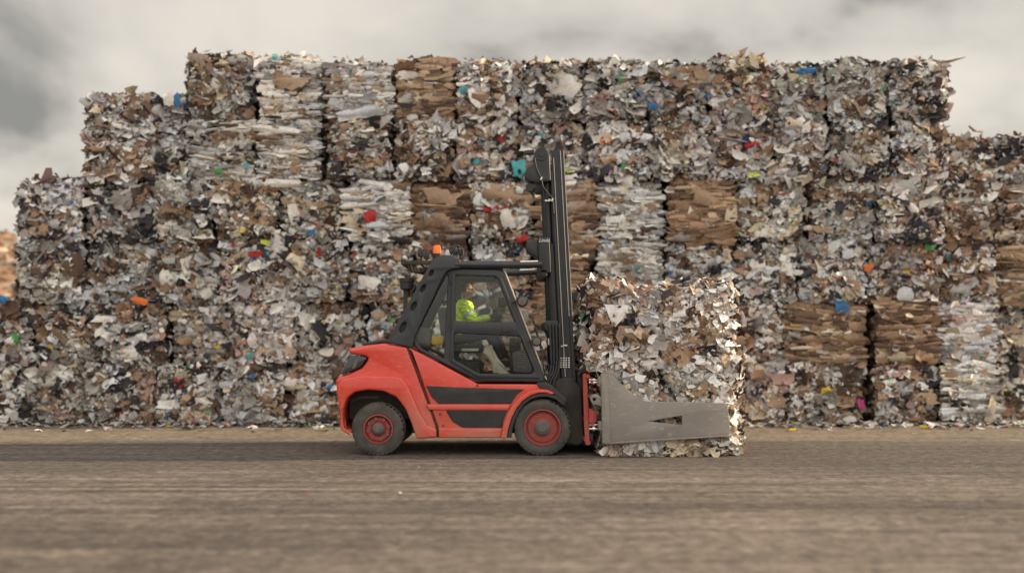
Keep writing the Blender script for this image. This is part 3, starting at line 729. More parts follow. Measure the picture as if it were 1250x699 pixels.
# middle body: side tank, red with black step panels
mid = [(499.8, 424.6), (509, 429), (546, 448.5), (583, 468.6), (662, 468.9), (672, 470), (688, 487), (683, 487), (676, 481.6), (664, 479), (650, 480.5), (638, 486.5), (628, 497), (620.5, 512), (615.5, 534), (534.8, 534), (534.8, 521), (517.5, 471)]
m1 = prof_mesh(rnd(mid, 1.5), Y0 + .03, Y0 + .36, bev=.02)
a_, b_ = mir(Y0 + .03, Y0 + .36); m2 = m1.copy(); m2.transform(Matrix.Translation((0, a_ - Y0 - .03, 0)))
fin('side_panel', m1, M['red'], FL); fin('side_panel', m2, M['red'], FL)
# red ribs standing proud
rib = [(520, 493.3), (623.5, 493.6), (620, 500), (524, 499.8)]
ra, rb = both(rnd(rib, 1.2), Y0 + .005, Y0 + .08, bev=.01)
sil = [(535.6, 522.4), (613.4, 523.2), (611, 533.8), (535.6, 533.8)]
sa, sb = both(rnd(sil, 1.5), Y0 - .012, Y0 + .10, bev=.014)
for k in (ra, rb): fin('side_rib', k, M['red'], FL)
for k in (sa, sb): fin('sill', k, M['red'], FL)
for pts, yn in (([(519.8, 470.4), (560, 472.6), (640.5, 474.8), (631, 481.5), (623.8, 492.6), (535, 492.6), (526.5, 484)], Y0 + .022),
                ([(544, 500.6), (619.6, 500.8), (615, 511), (612.8, 521.8), (564, 521.6), (552, 514)], Y0 + .022)):
    prof('step_panel', rnd(pts, 1.5), yn, yn + .05, M['blackpl'], FL, bev=.006)
bm = bmesh.new()
for px, py in ((503, 430), (513.5, 464.5), (582.5, 470.2), (536, 490.5), (595, 490.8), (537, 505), (541, 519)):
    c = P(px, py, Y0 + .024); add_tube(bm, [c, c + Vector((0, -.012, 0))], .014, 10)
bm_obj('panel_bolts', bm, M['dark'], FL)
# front fender: outer red lip and black mudguard
lip_o = [(611, 534.5)] + [(614.5, 519), (619, 506), (625.5, 494.5), (635, 484.5), (646, 477.6), (658, 474.6), (668, 475.4), (677, 479.5)]
lip_i = [(674, 481.5), (666, 479.2), (657, 479.4), (647, 482.8), (637.5, 489.5), (630, 499), (624.5, 510), (620.5, 523), (618, 534.5)]
la, lb = both(rnd(lip_o + lip_i, .8), Y0 - .04, Y0 + .20, bev=.012)
for k in (la, lb): fin('front_fender', k, M['red'], FL)
mg_o = [(618.6, 534)] + [(621, 523), (625, 510), (630.6, 499.4), (638, 490), (647.4, 483.4), (657, 480), (668, 479.6), (679, 483), (687.6, 490), (691, 495)]
mg_i = [(686, 494), (678.5, 487.5), (668, 484), (657, 484.4), (648.5, 487.2), (640.5, 493), (633.5, 502), (628.5, 512), (625.5, 524), (624.5, 534)]
la, lb = both(rnd(mg_o + mg_i, .6), Y0 - .02, Y0 + .30, bev=.008)
for k in (la, lb): fin('mudguard', k, M['blackpl'], FL)
prof('mudguard_bracket', rnd([(655, 467), (667, 466), (674, 470), (683, 479), (692, 487), (691, 494), (683, 487), (672, 478), (658, 473)], 2), Y0 - .01, Y0 + .25, M['blackpl'], FL, bev=.01)

# wheels
def wheel(cpx, rad, rim_r, yc, side, style):
    c = P(cpx, 523.5, 0); c = Vector((c.x, yc, rad - .008))
    wd = .125; s = -1 if side == 'near' else 1
    wroot = bpy.data.objects.new('wheel', None); C.objects.link(wroot); wroot.parent = FL
    pr = [(rim_r, -wd * .72), (rim_r + .012, -wd * .9), (rim_r + .05, -wd), (rad - .07, -wd * 1.0), (rad - .045, -wd * .97), (rad - .02, -wd * .86), (rad - .004, -wd * .66), (rad, -wd * .4), (rad, 0)]
    pr += [(r, -y) for r, y in pr[::-1][1:]]
    bm = bmesh.new(); add_lathe(bm, pr, c, 64, False)
    # raised ring on the sidewall and tread grooves
    for k in range(44):
        t_ = 2 * math.pi * k / 36
        for sy in (-1, 1):
            p = c + Vector((math.cos(t_) * (rad - .023), sy * wd * .70, math.sin(t_) * (rad - .023)))
            rot = Matrix.Rotation(-t_, 3, 'Y')
            add_box(bm, p - Vector((.010, wd * .2, .020)), p + Vector((.010, wd * .2, .020)), 0, rot)
    bm_obj('tyre', bm, M['tyre'], wroot, autosmooth=40)
    bm = bmesh.new(); S = s
    if style == 'front':
        pr = [(rim_r + .004, S * wd * .70), (rim_r + .006, S * wd * .95), (rim_r - .012, S * wd * .98), (rim_r - .024, S * wd * .74), (rim_r - .034, S * wd * .45), (rim_r - .05, S * wd * .45), (rim_r - .056, S * wd * .66), (.16, S * wd * .62), (.135, S * wd * .66), (.0, S * wd * .66)]
    else:
        pr = [(rim_r + .004, S * wd * .70), (rim_r + .006, S * wd * .95), (rim_r - .014, S * wd * .98), (rim_r - .024, S * wd * .40), (rim_r - .040, S * wd * .36), (rim_r - .048, S * wd * .62), (.115, S * wd * .58), (.105, S * wd * .50), (.095, S * wd * .70), (.0, S * wd * .70)]
    add_lathe(bm, pr, c, 56, False)
    rim = bm_obj('rim', bm, M['red_wheel'], wroot, autosmooth=30)
    bm = bmesh.new()
    hr = .115 if style == 'front' else .085
    yb = c.y + S * wd * (.66 if style == 'front' else .7)
    cc = Vector((c.x, yb, c.z))
    add_lathe(bm, [(hr, 0), (hr, S * .035), (hr * .8, S * .055), (hr * .62, S * .058), (hr * .55, S * .075), (0, S * .078)], cc, 32)
    bm_obj('hub', bm, M['hub'], wroot, autosmooth=30)
    bm = bmesh.new(); nb = 10 if style == 'front' else 8; br = .175 if style == 'front' else .155
    yb2 = c.y + S * wd * (.58 if style == 'front' else .53)
    for k in range(nb):
        t_ = 2 * math.pi * (k + .3) / nb; p = Vector((c.x + math.cos(t_) * br, yb2, c.z + math.sin(t_) * br))
        add_tube(bm, [p, p + Vector((0, S * .028, 0))], .015 if style == 'front' else .024, 6 if style == 'front' else 12)
    bm_obj('wheel_nuts', bm, M['red_wheel'] if style == 'front' else M['hub'], wroot)
for side, yn in (('near', Y0 + .15), ('far', Y1 - .15)):
    wheel(RW[0], .395, .215, yn, side, 'rear')
    wheel(FW[0], .42, .265, yn - (.03 if side == 'near' else -.03), side, 'front')

# cab
CY0, CY1 = .22, 1.83
def cmir(Ya, Yb): return (CY0 + CY1 - Yb, CY0 + CY1 - Ya)
def cab_both(name, outer, Ya, Yb, mat, parent, holes=(), bev=0.0, sharp=35):
    k = prof_mesh(outer, Ya, Yb, holes, bev); m2 = k.copy(); a, b = cmir(Ya, Yb); m2.transform(Matrix.Translation((0, a - Ya, 0)))
    fin(name, m2, mat, parent, sharp); return fin(name, k, mat, parent, sharp)
# overhead guard: the sloping perforated rear pillars
pil = [(471.6, 417.5), (524.4, 323), (530, 315.6), (541, 310.6), (553, 311.6), (562, 316.6), (562, 327), (551, 328), (544.5, 331.5), (539, 341), (505.6, 412), (503.6, 424.5), (497.5, 423.3)]
hol = [ell(526.4, 333.4, 2.2, 4.4, R(28)), ell(516.3, 352, 2.4, 5.2, R(28)), ell(504.9, 373.8, 2.8, 6.0, R(27)), ell(491.8, 399.5, 3.2, 7.2, R(26))]
cab_both('rear_pillar', rnd(pil, 2), CY0 - .08, CY0 + .06, M['black'], FL, hol, .012)
ins = [ell(526.4, 333.4, 2.5, 4.7, R(28)), ell(516.3, 352, 2.7, 5.5, R(28)), ell(504.9, 373.8, 3.1, 6.3, R(27)), ell(491.8, 399.5, 3.5, 7.5, R(26))]
cab_both('pillar_back_plate', rnd([(477, 417), (528, 324), (544, 318), (536, 340), (500, 418)], 2), CY0 - .02, CY0 + .01, M['dark'], FL)
# roof
bm = bmesh.new()
a, b = P(543, 328, CY0), P(614, 330, CY0)
add_box(bm, (a.x, CY0 + .02, a.z - .03), (b.x, CY1 - .02, a.z + .05), .02)
for k in range(5):
    yy = CY0 + .25 + k * (CY1 - CY0 - .5) / 4
    add_box(bm, (a.x + .02, yy - .02, a.z + .05), (b.x - .06, yy + .02, a.z + .085), .008)
bm_obj('roof', bm, M['black'], FL, autosmooth=40)
# roof side beams running on to the mast (tilt cylinders lie on top)
for yy in (CY0 - .03, CY1 + .03):
    a, b, c = P(556, 323, yy), P(634, 323, yy), P(664, 322.5, yy)
    a = P(556, 323, CY0 - .03); b = P(634, 323.2, CY0 - .03); c = P(664, 322.6, CY0 - .03)
    a.y = b.y = c.y = yy
    tr = bpy.data.objects.new('tilt_cylinder', None); C.objects.link(tr); tr.parent = FL
    bm = bmesh.new(); add_tube(bm, [a, b], .058, 16); add_tube(bm, [b - Vector((.03, 0, 0)), b + Vector((.015, 0, 0))], .066, 16); add_tube(bm, [b, c - Vector((.03, 0, 0))], .050, 14)
    bm_obj('barrel', bm, M['black'], tr, autosmooth=40)
    bm = bmesh.new(); add_tube(bm, [b + Vector((0, -.012, .042)), c + Vector((-.09, -.012, .042))], .017, 12)  # thin chrome strip laid along the barrel as its highlight
    bm_obj('highlight_strip', bm, M['chrome'], tr, autosmooth=40)

# cab side: door frame, rear quarter window frame, glazing
outer = [(504.6, 414), (543.6, 331.2), (550, 327.4), (556, 327), (607.5, 329), (614.5, 331.8), (619, 340), (664.5, 461), (663.5, 466.4), (583, 464.4), (512, 428.4), (505.2, 421.5)]
win_q = [(545.6, 335), (547, 335), (541.8, 439), (513.5, 424.5), (508.4, 417), (508.6, 405), (512.5, 396)]
win_u = [(556.5, 336.4), (603.8, 337.2), (608, 341), (628.6, 393.4), (556, 391.4)]
win_l = [(555, 406.6), (634.6, 410.4), (651.5, 452.5), (649, 456), (585, 455.8), (553.6, 438.6)]
cf = cab_both('cab_frame', rnd(outer, [8, 8, 3, 1, 3, 5, 3, 3, 4, 5, 10, 6]), CY0, CY0 + .07, M['black'], FL,
              [rnd(win_q, [1, 1, 2, 8, 6, 4, 3]), rnd(win_u, [3, 3, 3, 3, 3]), rnd(win_l, [3, 3, 4, 2, 4, 4])], .012)
# door leaf frame lines standing a little proud
d_out = [(551.4, 331), (606, 333), (612, 338), (659.5, 461.5), (584, 460.4), (549, 440.8)]
d_in = [(556.5, 336.4), (603.8, 337.2), (608, 341), (628.6, 393.4), (634.6, 410.4), (651.5, 452.5), (649, 456), (585, 455.8), (553.6, 438.6)]
me1 = prof_mesh(rnd(d_out, 2), CY0 - .022, CY0 + .004, [rnd([(555.6, 335.6), (604, 336.4), (608.8, 340.6), (629.4, 394), (555, 392)], 2), rnd([(554, 406), (635, 409.6), (652.5, 452.5), (649.5, 456.6), (585, 456.4), (552.6, 439)], 2)], .006)
door = fin('door', me1, M['black'], FL)
bm = bmesh.new(); c = P(617, 402.5, CY0 - .03)
add_box(bm, c - Vector((.055, .015, .035)), c + Vector((.055, .015, .035)), .01)
c2 = P(622.5, 402.3, CY0 - .05); add_tube(bm, [c2, c2 + Vector((0, .03, 0))], .018, 12)
bm_obj('door_handle', bm, M['dark'], door, autosmooth=40)
bm = bmesh.new()
for py in (343, 398, 436):
    c = P(550.2, py, CY0 - .03); add_tube(bm, [c + Vector((0, 0, -.05)), c + Vector((0, 0, .05))], .02, 10)
bm_obj('hinge', bm, M['dark'], door, autosmooth=40)
# louvre box inside the lower glass and printed lines on the rail
bm = bmesh.new()
for k in range(8):
    a = P(631.5, 432 + k * 2.3, CY0 - .012); b = P(640.5, 432.4 + k * 2.3, CY0 - .012)
    add_tube(bm, [a, b], .0045, 6)
lv_ = prof('louvre_panel', rnd([(625, 431), (633, 427), (641.5, 427.6), (650, 449.5), (648.5, 454.5), (627, 454)], 2.5), CY0 + .0, CY0 + .02, M['blackpl'], door, bev=.004)
bm_obj('louvre_slots', bm, M['hub'], lv_)
bm = bmesh.new()
for k in range(4):
    add_tube(bm, [P(561, 397 + k * 1.7, CY0 - .018), P(576, 397.3 + k * 1.7, CY0 - .018)], .0035, 5)
bm_obj('rail_ribs', bm, M['hub'], door)
for nm, wl in (('quarter_window', win_q), ('door_window', win_u), ('door_window', win_l)):
    prof(nm, wl, CY0 + .030, CY0 + .036, M['glass'], FL if nm == 'quarter_window' else door)
    a, b = cmir(CY0 + .03, CY0 + .036)
    me = prof_mesh(wl, CY0 + .030, CY0 + .036); me.transform(Matrix.Translation((0, a - CY0 - .03, 0))); fin(nm, me, M['glass'], FL)
# windscreen with bright rubber edge and wiper, sloping A pillar guard
t0, t1_ = P(615.5, 333, CY0), P(664, 461, CY0)
bm = bmesh.new()
dx_ = Vector((t1_.x - t0.x, 0, t1_.z - t0.z)).normalized()
vv = [bm.verts.new((t0.x, CY0 + .07, t0.z)), bm.verts.new((t1_.x, CY0 + .07, t1_.z)), bm.verts.new((t1_.x, CY1 - .07, t1_.z)), bm.verts.new((t0.x, CY1 - .07, t0.z))]
bm.faces.new(vv); bmesh.ops.solidify(bm, geom=bm.faces[:], thickness=.006); bm_obj('windscreen', bm, M['glass'], FL)
bm = bmesh.new()
for yy in (CY0 + .0, CY1 - .0):
    add_tube(bm, [P(614, 330, CY0) * 1 + Vector((.02, yy - CY0, 0)), P(667, 463, CY0) + Vector((0, yy - CY0, 0))], .014, 8)
bm_obj('windscreen_edge', bm, M['grease'], FL)
bm = bmesh.new()
add_box(bm, (t1_.x - .05, CY0 + .02, t1_.z - .10), (t1_.x + .02, CY1 - .02, t1_.z + .03), .01)
add_box(bm, (P(511, 0, CY0).x - .02, CY0 + .05, P(0, 428, CY0).z - .1), (P(511, 0, CY0).x + .03, CY1 - .05, P(0, 424, CY0).z), .01)
add_tube(bm, [(P(545, 0, CY0).x, CY0 + .05, P(0, 333, CY0).z), (P(545, 0, CY0).x, CY1 - .05, P(0, 333, CY0).z)], .03, 8)
add_box(bm, (P(512, 0, CY0).x, CY0 + .02, P(0, 466, CY0).z + .0), (P(664, 0, CY0).x, CY1 - .02, P(0, 461, CY0).z), .01)   # floor
# inner structure that hides the engine bay
add_box(bm, (P(500, 0, CY0).x, CY0 + .10, .9), (P(585, 0, CY0).x, CY1 - .10, P(0, 441, CY0).z), .02)
bm_obj('cab_floor', bm, M['dark'], FL)
bm = bmesh.new()
add_tube(bm, [P(592, 337, CY0 + .12), P(600, 370, CY0 + .12), P(604, 392, CY0 + .12)], .006, 6)
add_tube(bm, [P(596, 337, CY0 + .13), P(603, 366, CY0 + .13), P(608, 390, CY0 + .13)], .006, 6)
bm_obj('wiper', bm, M['dark'], FL)

# seat, steering column, console
sx = P(549, 0, 1.0).x
seat = bpy.data.objects.new('seat', None); C.objects.link(seat); seat.parent = FL
bm = bmesh.new(); add_box(bm, (sx - .07, .76, 1.50), (sx + .52, 1.28, 1.63), .05, seg=3); bm_obj('cushion', bm, M['seat'], seat, autosmooth=50)
bm = bmesh.new(); add_box(bm, (sx - .14, .78, 1.56), (sx + .0, 1.26, 2.20), .05, Matrix.Rotation(R(-8), 3, 'Y'), seg=3); bm_obj('backrest', bm, M['seat'], seat, autosmooth=50)
bm = bmesh.new(); c = P(565, 427, .62); add_box(bm, c + Vector((-.02, 0, -.02)), c + Vector((.24, .06, .025)), .012); bm_obj('armrest', bm, M['reflective'], seat, autosmooth=50)
bm = bmesh.new(); c = P(534, 415, .5); add_box(bm, c - Vector((.09, .03, .065)), c + Vector((.09, .03, .065)), .02); bm_obj('yellow_tray', bm, M['yellow'], FL, autosmooth=40)
bm = bmesh.new(); a = P(508, 424, .4); b = P(526, 400, .4); add_box(bm, (a.x, .40, a.z), (b.x, .75, b.z), .05, seg=3); bm_obj('storage_box', bm, M['hub'], FL, autosmooth=50)
stw = bpy.data.objects.new('steering_wheel', None); C.objects.link(stw); stw.parent = FL
wc = Vector((-.30, 1.03, 1.98)); tilt = Matrix.Rotation(R(-32), 3, 'Y')
bm = bmesh.new()
ring = [wc + tilt @ Vector((.17 * math.cos(2 * math.pi * k / 28), .17 * math.sin(2 * math.pi * k / 28), 0)) for k in range(29)]
add_tube(bm, ring, .014, 8, False)
for k in range(3):
    add_tube(bm, [wc, wc + tilt @ Vector((.17 * math.cos(2.1 * k), .17 * math.sin(2.1 * k), 0))], .010, 6)
bm_obj('rim', bm, M['blackpl'], stw, smooth=True)
bm = bmesh.new(); add_tube(bm, [wc, (-.05, 1.03, 1.3)], [.03, .06], 10); bm_obj('steering_column', bm, M['blackpl'], stw)
bm = bmesh.new()
c = P(626, 392, .7); add_box(bm, (c.x - .05, .5, 1.2), (c.x + .12, 1.6, c.z - .25), .03)
for px, py, ww, hh in ((612.5, 369, .055, .08), (606, 386, .09, .035)):
    c = P(px, py, .55); add_box(bm, c - Vector((ww, .02, hh)), c + Vector((ww, .02, hh)), .02)
bm_obj('dashboard', bm, M['blackpl'], FL, autosmooth=40)
bm = bmesh.new()
for px, py in ((594, 450), (604, 451)):
    c = P(px, py, .6); add_tube(bm, [c - Vector((0, 0, .04)), c + Vector((0, 0, .03))], [.035, .02], 10)
bm_obj('control_levers', bm, M['red_frame'], FL)

# mirrors
def mirror(px, py, yy, r_, label=None):
    mr_ = bpy.data.objects.new('mirror', None); C.objects.link(mr_); mr_.parent = FL
    c = P(px, py, yy)
    bm = bmesh.new(); add_ball(bm, c, r_, 18, (1.0, .55, 1.0)); bm_obj('mirror_housing', bm, M['blackpl'], mr_, smooth=True)
    bm = bmesh.new(); add_lathe(bm, [(r_ * .72, 0), (0, -.004)], c + Vector((0, -r_ * .50, 0)), 20); bm_obj('mirror_glass', bm, M['hub'], mr_)
    bm = bmesh.new(); add_tube(bm, smooth_path([c, c + Vector((-.07, .03, .01)), c + Vector((-.14, .10, -.02))]), .012, 7); bm_obj('mirror_arm', bm, M['dark'], mr_)
mirror(637.5, 367.5, .12, .085); mirror(655, 416.5, .15, .075)

# roof gear: beacon, work lights, rear bar, exhaust
bm = bmesh.new()
c = P(533.5, 309.5, .75)
bb = bpy.data.objects.new('beacon', None); C.objects.link(bb); bb.parent = FL
add_tube(bm, [c - Vector((0, 0, .12)), c], .06, 16); bm_obj('beacon_base', bm, M['blackpl'], bb, autosmooth=40)
bm = bmesh.new(); add_tube(bm, [c, c + Vector((0, 0, .10)), c + Vector((0, 0, .125))], [.062, .058, .04], 18); bm_obj('beacon_lens', bm, M['orange_lens'], bb, autosmooth=50)
def work_light(px, py, yy, s_=.06, front=1):
    wl_ = bpy.data.objects.new('work_light', None); C.objects.link(wl_); wl_.parent = FL
    c = P(px, py, yy)
    bm = bmesh.new(); add_box(bm, c - Vector((s_ * .7, s_, s_)), c + Vector((s_ * .7, s_, s_)), .015); add_tube(bm, [c - Vector((0, 0, s_ + .06)), c], .014, 8)
    bm_obj('light_housing', bm, M['blackpl'], wl_, autosmooth=40)
    bm = bmesh.new(); add_tube(bm, [c + Vector((front * s_ * .7, 0, 0)), c + Vector((front * (s_ * .7 + .012), 0, 0))], s_ * .8, 16); bm_obj('lamp_lens', bm, M['hub'], wl_)
work_light(514, 309, .5, .055, -1); work_light(554, 305, .32, .055); work_light(562, 308, .36, .045); work_light(521, 312, 1.5, .055, -1); work_light(558, 305, 1.7, .055)
bm = bmesh.new()
add_tube(bm, smooth_path([P(551, 311, .3), P(549, 303, .3), P(556, 299.5, .3), P(564, 303, .3), P(565, 312, .3)]), .012, 7)
add_tube(bm, smooth_path([P(556, 312, .34), P(559, 302, .34), P(566, 300.5, .34), P(569, 306, .34)]), .010, 7)
bm_obj('light_bracket', bm, M['dark'], FL, smooth=True)
bm = bmesh.new()
zb = P(0, 320, CY0).z
add_box(bm, (P(490, 0, CY0).x, CY0 + .05, zb - .03), (P(530, 0, CY0).x, CY0 + .12, zb + .03), .01)
add_box(bm, (P(490, 0, CY0).x, CY1 - .12, zb - .03), (P(530, 0, CY0).x, CY1 - .05, zb + .03), .01)
add_box(bm, (P(490, 0, CY0).x - .01, CY0 + .02, zb - .035), (P(494, 0, CY0).x, CY1 - .02, zb + .045), .01)
add_box(bm, (P(508, 0, CY0).x, CY0 + .1, zb + .0), (P(512, 0, CY0).x, CY1 - .1, zb + .06), .01)
for k in range(4):
    add_tube(bm, smooth_path([P(497 + 3 * k, 323, .5 + .1 * k), P(502 + 4 * k, 331 + k, .5 + .1 * k), P(515 + 2 * k, 332, .5), P(522, 327, .4)]), .014, 6)
bm_obj('rear_guard_bar', bm, M['dark'], FL, autosmooth=40)
ex = bpy.data.objects.new('exhaust', None); C.objects.link(ex); ex.parent = FL
xe = P(496.5, 0, .55).x
bm = bmesh.new(); add_tube(bm, [(xe, .55, 1.5), (xe, .55, P(0, 352, .55).z)], .05, 14); bm_obj('exhaust_pipe', bm, M['dark'], ex, autosmooth=40)
bm = bmesh.new(); zc_ = P(0, 346, .55).z
add_lathe(bm, [(.0, 0), (.10, 0)], (0, 0, 0), 3); bm.clear()
add_tube(bm, [(xe, .55, zc_ - .10), (xe, .55, zc_ - .08), (xe, .55, zc_ + .02), (xe, .55, zc_ + .025), (xe, .55, zc_ + .08), (xe, .55, zc_ + .085)], [.06, .10, .105, .115, .115, .07], 18)
bm_obj('air_filter_cap', bm, M['blackpl'], ex, autosmooth=40)

# ------------------------------------------------------------------ mast
MT = R(3.05)
mb = P(697.5, 540, .5)
def mp_(u, v):                                   # u to the right of the rail centre, v up the mast, in metres
    return Vector((mb.x + u * math.cos(MT) - v * math.sin(MT), 0, mb.z + u * math.sin(MT) + v * math.cos(MT)))
KM = (D + .5) / F
def mast_px(px, py):                             # px of the photo -> point in the mast plane
    return P(px, py, .5)
mast = bpy.data.objects.new('mast', None); C.objects.link(mast); mast.parent = FL
HM_ = (540 - 184.4) * KM / math.cos(MT)
def rail(bm, yc, u0, u1, v0, v1, th=.04):
    """channel rail along the mast: web and two flanges"""
    rot = Matrix.Rotation(-MT, 3, 'Y')
    def bx(ua, ub, ya, yb, va, vb, bev=.004):
        c = mp_((ua + ub) / 2, (va + vb) / 2); s = Vector(((ub - ua) / 2, (yb - ya) / 2, (vb - va) / 2)); c.y = (ya + yb) / 2
        add_box(bm, c - s, c + s, bev, rot, 1)
    return bx
def mast_side(yn, s):
    # s=+1: near upright (outer face towards the camera), s=-1 far upright
    bm = bmesh.new(); bx = rail(bm, 0, 0, 0, 0, 0)
    yy = lambda a, b: (yn + s * a, yn + s * b) if s > 0 else (yn + s * b, yn + s * a)
    bx(-.075, .095, *yy(0, .030), .05, HM_)                 # outer rail web
    bx(.060, .110, *yy(-.020, .12), .05, HM_)               # front flange
    bx(-.100, -.060, *yy(-.020, .12), .05, HM_ - .3)        # rear flange
    bx(-.040, -.005, *yy(-.010, .03), .2, HM_ - .25, .003)   # rib up the web
    o = bm_obj('outer_rail', bm, M['mast'], mast, autosmooth=40)
    bm = bmesh.new(); bx = rail(bm, 0, 0, 0, 0, 0)
    bx(-.010, .075, *yy(.05, .16), .1, HM_ + .01); bx(-.18, -.115, *yy(.03, .17), .0, 3.0)
    bm_obj('inner_rail', bm, M['mast'], mast, autosmooth=40)
    bm = bmesh.new(); bx = rail(bm, 0, 0, 0, 0, 0)
    for ub, v0, v1 in ((-.050, 1.0, HM_ - .12), (.056, 1.9, HM_ - .02), (.105, 1.9, HM_ - .02)):
        bx(ub, ub + .010, *yy(-.028, -.004), v0, v1, 0)
    bm_obj('rail_edge', bm, M['grease'], mast)
    bm = bmesh.new()
    a, b = mp_(-.20, .55), mp_(-.155, HM_ - .42); a.y = b.y = yn + s * .12
    add_tube(bm, [a, b], .066, 18)
    a, b = mp_(-.115, .55), mp_(-.095, HM_ - .5); a.y = b.y = yn + s * .10
    add_tube(bm, [a, b], .03, 12)
    bm_obj('lift_cylinder', bm, M['mast'], mast, autosmooth=40)
mast_side(.42, 1); mast_side(1.63, -1)
# head of the mast: bracket, pulley, hoses
for yn, s in ((.36, 1), (1.69, -1)):
    ya, yb = (yn, yn + .22) if s > 0 else (yn - .22, yn)
    k1 = prof_mesh(rnd([(652, 187), (656, 183), (668.5, 183.5), (671, 190), (672.4, 220.8), (655, 223.6), (645, 221.2), (640.6, 217), (640, 211), (643, 205.6), (651.4, 198.6)], 1.6), .36, .58, bev=.015)
    if s < 0: k1 = prof_mesh(rnd([(655, 187), (668, 187), (671, 222), (656, 222)], 2), .36, .58, bev=.015)
    k2 = prof_mesh(rnd([(640.2, 183.6), (652, 182.6), (652, 187.4), (640.6, 188.4)], 1.2), .42, .52, bev=.008)
    if s < 0:
        for k in (k1, k2): k.transform(Matrix.Translation((0, yb - .58, 0)))
    fin('mast_head', join_meshes('mast_head', [k1, k2]) if s > 0 else k1, M['mast'], mast)
    bm = bmesh.new(); c = P(660.6, 188, .36); c.y = yn - s * .015
    add_lathe(bm, [(.098, 0), (.098, s * .10), (0, s * .10)] if s > 0 else [(0, 0), (.098, 0), (.098, -.10)], c, 28)
    add_lathe(bm, [(0, -s * .012), (.055, -s * .012), (.06, 0)], c, 6)
    c = P(647, 227.5, .36); c.y = yn + s * .06
    if s > 0: add_lathe(bm, [(0, 0), (.062, 0), (.062, s * .14), (0, s * .14)], c, 24)
    c = P(652, 219, .36); c.y = yn - s * .01; add_lathe(bm, [(0, 0), (.02, 0), (.02, s * .03)], c, 10)
    bmesh.ops.recalc_face_normals(bm, faces=bm.faces)
    bm_obj('pulley', bm, M['mast'], mast, autosmooth=40)
    # middle bracket with the tilt anchor
    k1 = prof_mesh(rnd([(656.5, 289.5), (670.6, 289.5), (672, 318), (672.5, 333), (659.6, 333), (657.6, 316)], 2), .36, .60, bev=.012)
    k2 = prof_mesh(rnd([(646, 293.5), (651, 291.4), (658, 293), (659, 318), (653, 313), (645, 309.5), (641.6, 303.5), (642.4, 297)], 3), .40, .56, bev=.02)
    k3 = prof_mesh(rnd([(655, 329), (668, 329), (668, 338), (660, 338)], 2), .36, .58, bev=.01)
    if s < 0:
        for k in (k1, k2, k3): k.transform(Matrix.Translation((0, yb - .6, 0)))
    fin('mast_bracket', join_meshes('mast_bracket', [k1, k2, k3] if s > 0 else [k1, k3]), M['mast'], mast)
    k1 = prof_mesh(rnd([(663.4, 393), (668, 391), (681, 391), (683, 396), (682.4, 412), (679.6, 414), (670, 409.5), (668.4, 404), (664.4, 402)], 2), .34, .50, bev=.012)
    if s < 0: k1.transform(Matrix.Translation((0, yb - .5, 0)))
    fin('hose_bracket', k1, M['mast'], mast)
    # foot of the mast
    k1 = prof_mesh(rnd([(671, 470), (681, 462), (698, 460), (709, 472), (711, 500), (712.4, 540), (704, 543.5), (690, 540), (684, 500), (676, 486)], 3), .33, .62, bev=.02)
    if s < 0: k1.transform(Matrix.Translation((0, yb - .62, 0)))
    fin('mast_foot', k1, M['dark'], mast)
# cross members
bm = bmesh.new()
for v in (.35, 1.6, 2.6, 3.6, HM_ - .12):
    c = mp_(0.0, v); add_box(bm, (c.x - .05, .5, c.z - .06), (c.x + .03, 1.55, c.z + .06), .01)
for k in range(2):       # chains
    yy = .80 + k * .45; a, b = mp_(.03, .8), mp_(.03, HM_ - .1); a.y = b.y = yy; add_tube(bm, [a, b], .016, 6)
bm_obj('crossbars', bm, M['mast'], mast)
# hoses
bm = bmesh.new()
add_tube(bm, smooth_path([P(652.5, 192, .33), P(655, 205, .32), P(660.5, 218, .32), P(663, 228, .33), P(670, 237, .34), P(674.5, 244, .36), P(676, 262, .38)]), .011, 7)
for dx_ in (0, 4, 8, 12):
    add_tube(bm, smooth_path([P(671 + dx_, 395, .30), P(672.5 + dx_ * .9, 430, .30), P(672 + dx_ * .8, 452, .29), P(664 + dx_, 466, .27), P(663 + dx_, 478, .27)]), .018, 8)
add_tube(bm, smooth_path([P(648, 385, .3), P(655, 404, .25), P(661, 430, .2), P(664, 452, .2), P(667, 466, .25)]), .012, 7)
add_tube(bm, smooth_path([P(652, 400, .3), P(660, 420, .28), P(668, 440, .28), P(671, 455, .3)]), .010, 7)
bm_obj('hydraulic_hoses', bm, M['blackpl'], mast, smooth=True)
bm = bmesh.new()
for px, py in ((661, 218), (674.5, 244)):
    c = P(px, py, .315); add_tube(bm, [c - Vector((.012, 0, .02)), c + Vector((.012, 0, .02))], .015, 8)
bm_obj('hose_fittings', bm, M['chrome'], mast)
